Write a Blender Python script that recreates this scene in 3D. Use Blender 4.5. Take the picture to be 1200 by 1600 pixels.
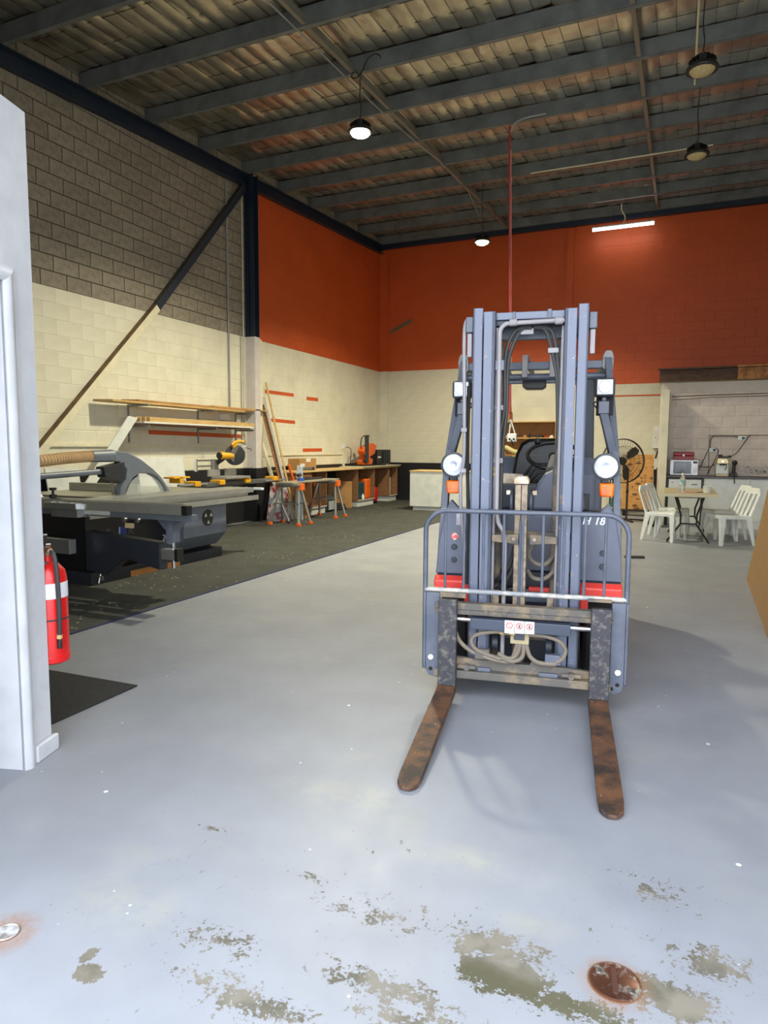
import bpy, bmesh, math, random
from mathutils import Vector, Matrix
random.seed(7)
for o in list(bpy.data.objects): bpy.data.objects.remove(o)
SC = bpy.context.scene
COL = SC.collection
# ---------------------------------------------------------------- camera
F_PX, PITCH, ROLL, YAW, EYE = 1048.41, 0.0961417, 0.0058277, 0.411801, 1.40
_fw = Vector((-math.sin(YAW)*math.cos(PITCH), math.cos(YAW)*math.cos(PITCH), -math.sin(PITCH)))
_rt = Vector((math.cos(YAW), math.sin(YAW), 0)); _up = _rt.cross(_fw)
CR = _rt*math.cos(ROLL) + _up*math.sin(ROLL); CU = -_rt*math.sin(ROLL) + _up*math.cos(ROLL); CF = _fw
CAM = Vector((0, 0, EYE))
cd = bpy.data.cameras.new('camera'); cam = bpy.data.objects.new('camera', cd); COL.objects.link(cam)
cd.sensor_fit = 'VERTICAL'; cd.sensor_height = 36; cd.lens = F_PX/1600*36; cd.clip_start = .05
cam.matrix_world = Matrix.Translation(CAM) @ Matrix((CR, CU, -CF)).transposed().to_4x4()
SC.camera = cam
# ---------------------------------------------------------------- daylight and exposure
W = bpy.data.worlds.new('overcast_sky'); SC.world = W; W.use_nodes = True
_b = W.node_tree.nodes['Background']; _b.inputs[0].default_value = (.85, .915, 1, 1); _b.inputs[1].default_value = 6.2
SC.view_settings.view_transform = 'Standard'; SC.view_settings.look = 'None'
SC.view_settings.gamma = 1; SC.view_settings.use_curve_mapping = False
SC.view_settings.exposure = 0.32
# ---------------------------------------------------------------- pixel to place
def ray(px, py): return CF + CR*((px-600)/F_PX) - CU*((py-800)/F_PX)
def on(ax, c, px, py):
    d = ray(px, py); return CAM + d*((c-CAM[ax])/d[ax])
def onX(c, px, py): return on(0, c, px, py)
def onY(c, px, py): return on(1, c, px, py)
def onZ(c, px, py): return on(2, c, px, py)
# ---------------------------------------------------------------- helpers
def lin(r, g, b):
    f = lambda c: (c/255/12.92) if c/255 <= .04045 else ((c/255+.055)/1.055)**2.4
    return (f(r), f(g), f(b), 1)
class NT:
    def __init__(s, name):
        s.m = bpy.data.materials.new(name); s.m.use_nodes = True; s.t = s.m.node_tree; s.n = s.t.nodes
        s.p = s.n['Principled BSDF']; s.tc = s.n.new('ShaderNodeTexCoord')
    def link(s, a, b): s.t.links.new(a, b)
    def val(s, sock, v):
        if hasattr(v, 'is_output') or isinstance(v, bpy.types.NodeSocket): s.link(v, sock)
        elif v is not None: sock.default_value = v
    def noise(s, scale, detail=3, rough=.55, vec=None, dist=0):
        n = s.n.new('ShaderNodeTexNoise'); n.inputs['Scale'].default_value = scale; n.inputs['Detail'].default_value = detail
        n.inputs['Roughness'].default_value = rough; n.inputs['Distortion'].default_value = dist
        s.link(vec if vec is not None else s.tc.outputs['Object'], n.inputs['Vector']); return n.outputs['Fac']
    def map(s, v, a, b, c=0., d=1.):
        n = s.n.new('ShaderNodeMapRange'); n.inputs[1].default_value = a; n.inputs[2].default_value = b
        n.inputs[3].default_value = c; n.inputs[4].default_value = d; s.val(n.inputs[0], v); return n.outputs[0]
    def math(s, op, a, b=None):
        n = s.n.new('ShaderNodeMath'); n.operation = op; s.val(n.inputs[0], a)
        if b is not None: s.val(n.inputs[1], b)
        return n.outputs[0]
    def mix(s, fac, a, b):
        n = s.n.new('ShaderNodeMix'); n.data_type = 'RGBA'; s.val(n.inputs[0], fac); s.val(n.inputs[6], a); s.val(n.inputs[7], b); return n.outputs[2]
    def scaled(s, vec3, loc=(0, 0, 0)):
        n = s.n.new('ShaderNodeMapping'); n.inputs['Scale'].default_value = vec3; n.inputs['Location'].default_value = loc
        s.link(s.tc.outputs['Object'], n.inputs[0]); return n.outputs[0]
    def blob(s, cx, cy, rx, ry):
        n = s.n.new('ShaderNodeMapping'); n.vector_type = 'POINT'; n.inputs['Scale'].default_value = (1/rx, 1/ry, 0)
        n.inputs['Location'].default_value = (-cx/rx, -cy/ry, 0); s.link(s.tc.outputs['Object'], n.inputs[0])
        l = s.n.new('ShaderNodeVectorMath'); l.operation = 'LENGTH'; s.link(n.outputs[0], l.inputs[0]); return s.map(l.outputs['Value'], 1, 0)
    def bump(s, h, strength=.2, dist=.01):
        b = s.n.new('ShaderNodeBump'); b.inputs['Strength'].default_value = strength; b.inputs['Distance'].default_value = dist
        s.link(h, b.inputs['Height']); s.link(b.outputs[0], s.p.inputs['Normal'])
    def out(s, col, rough=.5, metal=0., spec=None):
        s.val(s.p.inputs['Base Color'], col); s.val(s.p.inputs['Roughness'], rough); s.val(s.p.inputs['Metallic'], metal)
        if spec is not None: s.p.inputs['Specular IOR Level'].default_value = spec
        return s.m
MATS = {}
def mat(name, c, rough=.5, metal=0, c2=None, scale=6, lo=.4, hi=.65, bump=0, bscale=40, rnd=0, stretch=None, emit=0, alpha=1, trans=0):
    """plain procedural material: colour c, noise patches of c2, fine relief, slight change from object to object"""
    if name in MATS: return MATS[name]
    t = NT(name); col = c
    vec = t.scaled(stretch) if stretch else None
    if c2 is not None: col = t.mix(t.map(t.noise(scale, 4, .6, vec), lo, hi), c, c2)
    else:
        k = tuple(min(1, x*.86) for x in c[:3])+(1,); col = t.mix(t.map(t.noise(scale, 3, .6, vec), .35, .7), c, k)
    if rnd:
        oi = t.n.new('ShaderNodeObjectInfo'); h = t.n.new('ShaderNodeHueSaturation')
        t.link(t.map(oi.outputs['Random'], 0, 1, 1-rnd, 1+rnd), h.inputs['Value']); t.link(col, h.inputs['Color']); col = h.outputs[0]
    if bump: t.bump(t.noise(bscale, 4), bump)
    m = t.out(col, rough, metal)
    if emit: t.p.inputs['Emission Color'].default_value = c; t.p.inputs['Emission Strength'].default_value = emit
    if alpha < 1: t.p.inputs['Alpha'].default_value = alpha
    if trans: t.p.inputs['Transmission Weight'].default_value = trans
    MATS[name] = m; return m
class B:
    """collects simple solids; obj() links them as one mesh"""
    def __init__(s): s.v = []; s.f = []
    def add(s, vs, fs):
        k = len(s.v); s.v += [tuple(x) for x in vs]; s.f += [tuple(k+i for i in f) for f in fs]; return s
    def box(s, x0, y0, z0, x1, y1, z1):
        return s.add([(x0,y0,z0),(x1,y0,z0),(x1,y1,z0),(x0,y1,z0),(x0,y0,z1),(x1,y0,z1),(x1,y1,z1),(x0,y1,z1)],
                     [(0,3,2,1),(4,5,6,7),(0,1,5,4),(1,2,6,5),(2,3,7,6),(3,0,4,7)])
    def hexa(s, a, b):  # two matching polygons joined
        n = len(a); return s.add(list(a)+list(b), [tuple(range(n))[::-1], tuple(range(n, 2*n))]+[(i,(i+1)%n,n+(i+1)%n,n+i) for i in range(n)])
    def prism(s, pts, vec):
        vec = Vector(vec); pts = [Vector(p) for p in pts]; return s.hexa(pts, [p+vec for p in pts])
    def beam(s, p0, p1, w, h, up=(0,0,1)):
        p0, p1 = Vector(p0), Vector(p1); d = (p1-p0).normalized(); r = d.cross(Vector(up))
        if r.length < 1e-4: r = d.cross(Vector((0,1,0)))
        r.normalize(); u = r.cross(d); q = [r*(-w/2)-u*(h/2), r*(w/2)-u*(h/2), r*(w/2)+u*(h/2), r*(-w/2)+u*(h/2)]
        return s.hexa([p0+x for x in q], [p1+x for x in q])
    def cyl(s, p0, p1, r0, r1=None, n=14):
        p0, p1 = Vector(p0), Vector(p1); d = (p1-p0).normalized(); a = d.orthogonal().normalized(); b = d.cross(a); r1 = r0 if r1 is None else r1
        c = [a*math.cos(2*math.pi*i/n)+b*math.sin(2*math.pi*i/n) for i in range(n)]
        return s.hexa([p0+x*r0 for x in c], [p1+x*r1 for x in c])
    def tube(s, pts, r, n=8, closed=False):
        pts = [Vector(p) for p in pts]; m = len(pts); rings = []; a = None
        for i, p in enumerate(pts):
            if closed: d = pts[(i+1) % m]-pts[i-1]
            else: d = pts[min(i+1, m-1)]-pts[max(i-1, 0)]
            d.normalize()
            if a is None: a = d.orthogonal().normalized()
            else: a = (a-d*a.dot(d)).normalized()
            b = d.cross(a); rr = r[i] if isinstance(r, (list, tuple)) else r
            rings.append([p+(a*math.cos(2*math.pi*k/n)+b*math.sin(2*math.pi*k/n))*rr for k in range(n)])
        vs = [v for q in rings for v in q]; fs = []
        for i in range(m if closed else m-1):
            j = (i+1) % m
            for k in range(n): fs.append((i*n+k, i*n+(k+1) % n, j*n+(k+1) % n, j*n+k))
        if not closed: fs += [tuple(range(n))[::-1], tuple((m-1)*n+k for k in range(n))]
        return s.add(vs, fs)
    def lathe(s, prof, o=(0,0,0), ax=(0,0,1), n=20):
        o = Vector(o); d = Vector(ax).normalized(); a = d.orthogonal().normalized(); b = d.cross(a); vs = []; fs = []
        for r, h in prof:
            for k in range(n): t = 2*math.pi*k/n; vs.append(o+d*h+(a*math.cos(t)+b*math.sin(t))*max(r, .0005))
        for i in range(len(prof)-1):
            for k in range(n): fs.append((i*n+k, i*n+(k+1) % n, (i+1)*n+(k+1) % n, (i+1)*n+k))
        fs += [tuple(range(n))[::-1], tuple((len(prof)-1)*n+k for k in range(n))]
        return s.add(vs, fs)
    def mesh(s, name):
        me = bpy.data.meshes.new(name); me.from_pydata(s.v, [], s.f); bm = bmesh.new(); bm.from_mesh(me)
        bmesh.ops.recalc_face_normals(bm, faces=bm.faces); bm.to_mesh(me); bm.free(); return me
    def obj(s, name, m, parent=None, bevel=0, smooth=False, label=None, seg=2):
        me = s.mesh(name); me.materials.append(m)
        if smooth:
            for p in me.polygons: p.use_smooth = True
            me.set_sharp_from_angle(angle=math.radians(38))
        o = bpy.data.objects.new(name, me); COL.objects.link(o); o.parent = parent
        if bevel:
            b = o.modifiers.new('bevel', 'BEVEL'); b.width = bevel; b.segments = seg; b.limit_method = 'ANGLE'; b.angle_limit = math.radians(40)
        if label: o['label'] = label
        return o
def arc(c, r, a0, a1, u, v, n=8):
    c, u, v = Vector(c), Vector(u), Vector(v); return [c+u*(r*math.cos(a0+(a1-a0)*i/n))+v*(r*math.sin(a0+(a1-a0)*i/n)) for i in range(n+1)]
def curve(pts, n=6):
    """smooth path through points (Catmull-Rom)"""
    P = [Vector(p) for p in pts]; P = [P[0]*2-P[1]]+P+[P[-1]*2-P[-2]]; out = []
    for i in range(1, len(P)-2):
        a, b, c, d = P[i-1:i+3]
        for k in range(n):
            t = k/n; out.append(.5*((2*b)+(c-a)*t+(2*a-5*b+4*c-d)*t*t+(3*b-a-3*c+d)*t**3))
    return out+[P[-2]]
def tag(o, label, cat, group=None):
    o['label'] = label; o['category'] = cat
    if group: o['group'] = group
    return o
def thing(name, label, cat, loc=(0,0,0), rotz=0, group=None):
    o = bpy.data.objects.new(name, None); COL.objects.link(o); o.location = loc; o.rotation_euler = (0, 0, rotz); o.empty_display_size = .1
    return tag(o, label, cat, group)
def structure(o): o['kind'] = 'structure'; return o
def dup(root, loc, rotz, label=None, group=None):
    r = root.copy(); COL.objects.link(r); r.location = loc; r.rotation_euler = (0, 0, rotz)
    if label: r['label'] = label
    if group: r['group'] = group
    for ch in list(root.children):
        c = ch.copy(); COL.objects.link(c); c.parent = r
        for g in ch.children: d = g.copy(); COL.objects.link(d); d.parent = c
    return r
def lettering(name, txt, size, m, parent, M4, shear=0, extrude=.0006, bold=False):
    cu = bpy.data.curves.new(name, 'FONT'); cu.body = txt; cu.size = size; cu.extrude = extrude; cu.shear = shear; cu.align_x = 'CENTER'
    if bold: cu.offset = size*.02
    tmp = bpy.data.objects.new(name+'_tmp', cu); COL.objects.link(tmp)
    me = bpy.data.meshes.new_from_object(tmp.evaluated_get(bpy.context.evaluated_depsgraph_get())); bpy.data.objects.remove(tmp)
    me.transform(M4); me.materials.clear(); me.materials.append(m)
    o = bpy.data.objects.new(name, me); COL.objects.link(o); o.parent = parent; return o
# ---------------------------------------------------------------- materials
cream = mat('cream_paint', lin(221,215,194), .6, bump=.25, bscale=60, scale=2)
orange = mat('orange_paint', lin(200,84,30), .55, bump=.25, bscale=60, scale=1.2)
blockgrey = mat('raw_block', lin(148,138,122), .9, c2=lin(130,121,107), scale=14, bump=.5, bscale=120, rnd=.10)
mortar = mat('mortar', lin(66,58,50), .95, bump=.4)
blackband = mat('black_paint', lin(24,25,28), .5, bump=.2)
pinkcream = mat('old_cream_paint', lin(212,198,186), .55, bump=.2, bscale=50)
navy = mat('navy_steel', lin(22,38,58), .45, c2=lin(30,42,56), scale=5)
dustbrown = mat('dusty_steel', lin(112,86,52), .8, c2=lin(80,66,48), scale=8)
galv = mat('galvanised_steel', lin(150,153,155), .48, .55, c2=lin(122,126,128), scale=9)
white = mat('white_paint', lin(192,194,200), .38)
whitemel = mat('white_melamine', lin(214,216,212), .35)
creamw = mat('cream_gloss', lin(222,214,186), .5)
ply = mat('plywood', lin(206,178,128), .6, c2=lin(184,150,100), scale=5, stretch=(1,6,6))
mdf = mat('mdf', lin(170,124,72), .6, c2=lin(152,108,60), scale=4)
chip = mat('raw_particleboard', lin(140,98,62), .7, c2=lin(118,80,48), scale=18)
timber = mat('pale_timber', lin(196,166,112), .6, c2=lin(170,134,80), scale=4, stretch=(12,1,12))
darkwood = mat('old_dark_wood', lin(84,56,40), .75, c2=lin(54,36,28), scale=5, stretch=(1.5,8,8))
osb = mat('knotty_pine', lin(170,116,62), .7, c2=lin(120,76,40), scale=9)
carton = mat('cardboard', lin(172,128,76), .75)
alu = mat('aluminium', lin(196,198,198), .32, .85)
steel = mat('bare_steel', lin(150,148,146), .35, .9)
chrome = mat('chrome', lin(215,216,222), .12, 1)
black = mat('black_plastic', lin(20,20,22), .42)
rubber = mat('black_rubber', lin(18,18,18), .8, bump=.2)
grey = mat('grey_machine_paint', lin(104,111,122), .42)
darkgrey = mat('dark_machine_paint', lin(40,44,52), .42)
yellow = mat('yellow_plastic', lin(222,160,24), .42)
orangep = mat('orange_plastic', lin(226,100,24), .45)
redp = mat('red_enamel', lin(196,20,22), .3)
blueT = mat('blue_tape', lin(40,90,190), .5)
plastic = mat('white_plastic', lin(226,228,226), .42)
glass = mat('clear_glass', (.95,.97,.97,1), .03, trans=1)
# ================================================================ the room
LX, RX, BY, FY = -7.383, 2.70, 16.62, 0.75
def zr(y): return 6.03+.0625*(y-6.857)          # underside of purlins
# floor: grey-blue paint, worn through near the door
def floor_material():
    t = NT('painted_concrete'); fine = t.noise(9, 5, .65); mid = t.noise(2.2, 4, .6); big = t.noise(.5, 3)
    paint = t.mix(t.map(mid, .35, .7), lin(138,141,149), lin(127,130,138))
    paint = t.mix(t.map(t.noise(1.3, 3, .6, t.scaled((1,1,1),(3,5,0))), .58, .75, 0, .35), paint, lin(164,161,142))
    paint = t.mix(t.map(t.noise(38, 4, .7, t.scaled((1,.5,1))), .66, .74, 0, .4), paint, lin(112,112,112))
    for cx, cy, rx, ry in ((-.32,1.87,.14,.09), (-1.5,1.46,.28,.17), (-.55,2.1,.3,.1), (-1.15,2.3,.4,.15)):
        paint = t.mix(t.math('MULTIPLY', t.map(t.blob(cx,cy,rx,ry), 0, .8, 0, .30), t.map(t.noise(6, 5, .7), .40, .65)), paint, lin(178,176,146))
    # bare concrete where the paint has flaked away
    wear = None
    for cx, cy, rx, ry, k in ((-.36,1.655,.21,.12,1.05), (-.42,1.74,.28,.13,.7), (-1.15,1.45,.34,.13,.42), (-1.05,1.80,.13,.05,.50), (.05,1.75,.20,.12,.85), (.14,1.92,.24,.14,.6),
                              (-.95,1.31,.42,.10,.60), (-.64,1.49,.36,.10,.62), (-1.38,1.21,.07,.05,1.1), (-1.43,1.26,.03,.045,1.), (-.2,1.62,.35,.10,.64), (-.75,1.73,.5,.14,.40), (-1.5,1.9,.12,.05,.4), (.0,2.2,.3,.2,.42), (-.35,1.4,.6,.14,.66)):
        b = t.math('MULTIPLY', t.blob(cx,cy,rx,ry), k); wear = b if wear is None else t.math('MAXIMUM', wear, b)
    n1 = t.math('ADD', t.math('MULTIPLY', t.noise(16, 6, .75, None, .5), .6), t.math('MULTIPLY', t.noise(75, 5, .7), .4))
    mask = t.map(t.math('ADD', t.math('MULTIPLY', wear, 1.15), t.math('MULTIPLY', t.map(n1, .36, .64), .8)), .84, .90)
    mask = t.math('MULTIPLY', mask, t.map(wear, .02, .12))
    chips = t.math('MULTIPLY', t.map(t.noise(48, 4, .65, t.scaled((1,.45,1))), .655, .675), t.math('MULTIPLY', t.map(t.blob(-.6,1.55,1.5,.75), .05, .35), t.map(t.noise(3.5, 3), .44, .54)))
    mask = t.math('MAXIMUM', mask, t.math('MULTIPLY', chips, .85))
    conc = t.mix(t.map(t.noise(7, 4), .42, .6), lin(118,112,102), lin(88,84,72))
    conc = t.mix(t.map(t.blob(-.3,1.60,.5,.10), 0, .5, 0, .8), conc, lin(72,70,48))
    col = t.mix(mask, paint, conc)
    # white drips of paint
    v = t.n.new('ShaderNodeTexVoronoi'); v.inputs['Scale'].default_value = 4.5; t.link(t.tc.outputs['Object'], v.inputs['Vector'])
    fl = t.math('MULTIPLY', t.map(v.outputs['Distance'], .05, .03), t.map(t.noise(1.1, 2), .5, .56))
    col = t.mix(fl, col, lin(236,236,238))
    v2 = t.n.new('ShaderNodeTexVoronoi'); v2.inputs['Scale'].default_value = 10; t.link(t.tc.outputs['Object'], v2.inputs['Vector'])
    col = t.mix(t.math('MULTIPLY', t.map(v2.outputs['Distance'], .055, .035), t.map(t.noise(1.6, 3), .47, .55)), col, lin(226,226,230))
    for rustx, rusty in ((-.093,1.748), (-1.714,1.224)):
        col = t.mix(t.math('MULTIPLY', t.map(t.blob(rustx,rusty,.11,.11), .05, .5, 0, .7), t.map(n1, .35, .6)), col, lin(140,96,58))
    rough = t.map(t.math('ADD', mask, t.math('MULTIPLY', fine, .35)), 0, 1.2, .36, .9)
    t.bump(t.math('SUBTRACT', t.math('MULTIPLY', fine, .25), mask), .25, .004)
    return t.out(col, rough)
fl = structure(B().box(LX-.2, FY, -.15, RX+.2, BY+.2, 0).obj('floor', floor_material()))
structure(B().box(-30, -40, -.25, 30, FY, -.01).obj('driveway', mat('outside_concrete', lin(176,174,168), .8, bump=.2)))
# ---------- block walls: every block is a piece standing proud of its joints
BLK = {}
def block_mesh(axis, w, h, m):
    key = (axis, round(w, 3), round(h, 3), m.name)
    if key in BLK: return BLK[key]
    b = .006; t = .016; gp = .013 if m.name == 'raw_block' else .006; w -= gp; h -= gp
    fr = [(b,b),(w-b,b),(w-b,h-b),(b,h-b)]; bk = [(0,0),(w,0),(w,h),(0,h)]
    g = B()
    if axis == 'x': g.hexa([(-t,u,v) for u,v in bk], [(-.003,u,v) for u,v in bk]); g.add([(-.003,u,v) for u,v in bk]+[(0,u,v) for u,v in fr], [(4,5,6,7)]+[(i,(i+1)%4,4+(i+1)%4,4+i) for i in range(4)])
    else: g.hexa([(u,t,v) for u,v in bk], [(u,.003,v) for u,v in bk]); g.add([(u,.003,v) for u,v in bk]+[(u,0,v) for u,v in fr], [(4,5,6,7)]+[(i,(i+1)%4,4+(i+1)%4,4+i) for i in range(4)])
    me = g.mesh('block'); me.materials.append(m); BLK[key] = me; return me
def lay(wall, axis, plane, a0, a1, rows, phase, matf, limit=300, seen=None):
    """rows: (z0, z1, index); matf(u_mid, z_mid) gives the paint; the nearest 300 are single pieces, the others one joined piece"""
    items = []
    for z0, z1, k in rows:
        u = phase+(.2 if k % 2 else 0); u -= math.ceil((u-a0)/.4)*.4
        while u < a1-.02:
            s, e = max(u, a0), min(u+.4, a1)
            if e-s > .03:
                m = matf((s+e)/2, (z0+z1)/2)
                if m: items.append((s, z0, e-s, z1-z0, m))
            u += .4
    def dist(i):
        p = Vector((plane, i[0], i[1])) if axis == 'x' else Vector((i[0], plane, i[1]))
        return (p-CAM).length + (0 if seen is None or seen(i[0], i[1]) else 100)
    items.sort(key=dist); rest = {}
    for n, (s, z, w, h, m) in enumerate(items):
        loc = (plane, s+.005, z+.005) if axis == 'x' else (s+.005, plane, z+.005)
        if n < limit:
            o = bpy.data.objects.new('block', block_mesh(axis, w, h, m)); COL.objects.link(o); o.location = loc; o.parent = wall
        else: rest.setdefault(m.name, (m, []))[1].append((loc, block_mesh(axis, w, h, m)))
    if rest:
        vs, fs, mi, ms = [], [], [], []
        for m, lst in rest.values():
            ms.append(m)
            for loc, me in lst:
                k = len(vs); vs += [(v.co[0]+loc[0], v.co[1]+loc[1], v.co[2]+loc[2]) for v in me.vertices]
                for p in me.polygons: fs.append([k+i for i in p.vertices]); mi.append(len(ms)-1)
        me = bpy.data.meshes.new('blockwork'); me.from_pydata(vs, [], fs)
        for m in ms: me.materials.append(m)
        me.polygons.foreach_set('material_index', mi)
        o = bpy.data.objects.new('blockwork', me); COL.objects.link(o); o.parent = wall; o['kind'] = 'stuff'
COLY0, COLY1 = 10.50, 10.66
def rows(n0, n1): return [(.2*k, .2*k+.2, k) for k in range(n0, n1)]
wl = structure(B().box(LX-.2, FY, 0, LX-.010, BY+.2, 7.0).obj('wall_left', mortar))
def back(wall, n, m, *box): return B().box(*box).obj(n, m, wall)
for n, m, z0, z1, y0, y1 in (('joint_paint', cream, 1.0, 3.4, FY, BY), ('joint_paint', blackband, 0, 1.0, FY, BY)):
    back(wl, n, m, LX-.011, y0, z0, LX-.004, y1, z1)
B().prism([(LX-.011, 10.60, 3.4), (LX-.011, BY, 3.4), (LX-.011, BY, zr(BY)-.1), (LX-.011, 10.60, zr(10.6)-.1)], (.007,0,0)).obj('joint_paint', orange, wl)
def lm(u, z):
    if z < 1: return blackband
    if z < 3.4: return cream
    return blockgrey if u < 10.58 or z > zr(u)-.10 else orange
for y0_, y1_, lim in ((4.6, 10.58, 300), (10.58, BY, 0)): lay(wl, 'x', LX, y0_, y1_, rows(3, 34), 6.363, lm, lim, lambda y, z: 5.6 < y < 10.6 and z > 3.3 and z < zr(y)+.15 or (y < 8 and y > 5.4 and 1.6 < z < 3.4))
wb = structure(B().box(LX-.2, BY+.007, 0, RX+.2, BY+.25, 7.0).obj('wall_back', mortar))
for m, x0, x1, z0, z1 in ((blackband, LX, -3, 0, 1.0), (cream, LX, -3, 1.0, 3.4), (orange, LX, -2.5, 3.4, 6.7), (cream, -3, RX, 0, 2.885), (orange, -2.5, RX, 2.885, 6.7), (cream, -3, -2.5, 2.885, 3.4)):
    back(wb, 'joint_paint', m, x0, BY+.0025, z0, x1, BY+.008, z1)
def bm_(u, z):
    if u < -2.5: return blackband if (z < 1 and u < -3) else (cream if z < 3.4 else orange)
    return cream if z < 2.885 else orange
rb = rows(3, 14)+[(2.8, 2.885, 14), (2.885, 3.0, 14)]+rows(15, 33)
lay(wb, 'y', BY, LX, RX, rb, -7.2, bm_, 300, lambda x, z: x < 1 and 1 < z < 3.6 and (x < -5 or x > -2.3))
wr = structure(B().box(RX, FY, 0, RX+.2, BY+.2, 7.0).obj('wall_right', cream))
# front wall with the open roller door the photographer stands in
wf = structure(B().box(LX-.2, FY-.2, 0, -2.30, FY, 6.6).box(2.45, FY-.2, 0, RX+.2, FY, 6.6).box(-2.30, FY-.2, 4.7, 2.45, FY, 6.6).obj('wall_front', cream))
# pilasters on the back wall
for x0, x1 in ((-7.383, -7.16), (-2.60, -2.44)):
    B().box(x0, BY-.06, 0 if x0 < -5 else 3.4, x1, BY-.001, 3.4 if x0 < -5 else 6.5).obj('pilaster', cream if x0 < -5 else orange, wb)
    if x0 < -5: B().box(x0, BY-.06, 3.4, x1, BY-.001, 6.5).obj('pilaster', orange, wb)
# strips of old orange paint left on the cream
for p in (((232,675),(378,682),7), ((414,611.5),(459,617.5),5.5), ((479,622.5),(497,624.5),5.5), ((420,656),(461,660),5.5), ((473,703.5),(503,703),5.5)):
    a, b = onX(LX, *p[0]), onX(LX, *p[1]); h = p[2]/F_PX*(a-CAM).dot(CF)/2
    B().prism([(LX, a.y, a.z-h), (LX, b.y, b.z-h), (LX, b.y, b.z+h), (LX, a.y, a.z+h)], (.0015, 0, 0)).obj('paint_strip', orange, wl, label='leftover strip of orange paint')
a, b = onY(BY, 912, 620), onY(BY, 1040, 617.5)
B().box(a.x, BY-.0015, 2.60, b.x, BY, 2.635).obj('paint_strip', orange, wb, label='thin orange painted line')
a, b = onY(BY, 609, 519), onY(BY, 643, 500)
B().prism([(a.x, BY, a.z-.06), (b.x, BY, b.z-.07), (b.x+.02, BY, b.z+.05), (a.x+.03, BY, a.z+.05)], (0, -.002, 0)).obj('paint_scar', mat('scar', lin(112,100,78), .9), wb, label='grey patch where the orange paint has come off')
# ---------- steel frame
st = B().box(LX, COLY0, 3.4, LX+.2, COLY0+.014, zr(10.5)).box(LX, COLY1-.014, 3.4, LX+.2, COLY1, zr(10.5)).box(LX+.09, COLY0, 3.4, LX+.105, COLY1, zr(10.5))
st.obj('steel_column', navy, wl)
B().box(LX, COLY0, 1.0, LX+.2, COLY1, 3.4).obj('steel_column', mat('lilac_white_paint', lin(206,198,196), .5), wl)
B().box(LX, COLY1, 1.0, LX+.1, COLY1+.22, 3.4).obj('column_casing', creamw, wl)
B().box(LX, COLY0, 0, LX+.2, COLY1+.22, 1.0).obj('column_base', blackband, wl)
def rafter(x0, x1, y0, y1, d): return [(x0, y0, zr(y0)-d), (x0, y1, zr(y1)-d), (x0, y1, zr(y1)), (x0, y0, zr(y0))]
g = B().prism(rafter(LX, 0, FY, BY, .215), (.018, 0, 0))
for dz in (0, -.2): g.prism([(LX, FY, zr(FY)+dz-.015), (LX, BY, zr(BY)+dz-.015), (LX, BY, zr(BY)+dz), (LX, FY, zr(FY)+dz)], (.11, 0, 0))
# ceiling: roof sheeting above the foil, purlins, bridging, rafters
ce = structure(B().prism([(LX-.2, FY-.2, zr(FY-.2)+.26), (LX-.2, BY+.25, zr(BY+.25)+.26), (LX-.2, BY+.25, zr(BY+.25)+.3), (LX-.2, FY-.2, zr(FY-.2)+.3)], (RX-LX+.4, 0, 0)).obj('ceiling', galv))
g.obj('rafter', navy, ce)
B().box(LX, BY-.14, zr(BY)-.11, RX, BY-.02, zr(BY)).obj('rafter', navy, ce)
purl = mat('purlin_steel', lin(118,122,124), .45, .3, c2=lin(98,102,104), scale=3)
PY = [6.87+1.19*k for k in range(-5, 9)]
pm = None
for y in PY:
    z = zr(y)
    if pm is None:
        q = B().box(LX, 0, 0, RX, .004, .2).box(LX, 0, 0, RX, .065, .004).box(LX, -.0, .196, RX, .065, .2).box(LX, .061, 0, RX, .065, .02)
        pm = q.mesh('purlin'); pm.materials.append(purl)
    o = bpy.data.objects.new('purlin', pm); COL.objects.link(o); o.location = (0, y, z); o.parent = ce
def foil_material():
    t = NT('foil_sarking'); n = t.noise(7, 2, .5); col = t.mix(t.map(t.noise(2, 3), .4, .65), lin(212,208,194), lin(182,178,166))
    t.bump(n, .25, .03); return t.out(col, .34, .95)
foil = foil_material()
def foil_sheet(y0, y1):
    nx, ny = 270, 16; vs = []; fs = []; rnd = random.Random(int(y0*100)); ph = [rnd.uniform(0, 6) for _ in range(80)]; sg = [rnd.uniform(.5, 1.5) for _ in range(80)]
    for j in range(ny+1):
        y = y0+(y1-y0)*j/ny; v = j/ny
        for i in range(nx+1):
            x = LX+(RX-LX)*i/nx; c = (x-LX)/.21; ci = int(c); fr = c-ci
            cell = (math.sin(math.pi*fr)**.9)*.017*sg[ci % 80]*(.55+.45*abs(math.sin(math.pi*(v*2.0))))
            z = zr(y)+.215-cell-.018*math.sin(math.pi*v)+.006*math.sin(ph[ci % 80]+9*v+4*x)+.004*math.sin(3*x+ph[ci % 80])
            vs.append((x, y, z))
    for j in range(ny):
        for i in range(nx): k = j*(nx+1)+i; fs.append((k, k+1, k+nx+2, k+nx+1))
    me = bpy.data.meshes.new('foil_sheet'); me.from_pydata(vs, [], fs); me.materials.append(foil)
    for p in me.polygons: p.use_smooth = True
    o = bpy.data.objects.new('foil_sheet', me); COL.objects.link(o); o.parent = ce
ys = [FY]+PY+[BY]
for a, b in zip(ys[:-1], ys[1:]):
    if b-a > .05: foil_sheet(a+.006, b-.002)
wire = mat('mesh_wire', lin(60,58,52), .5, .6)
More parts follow.
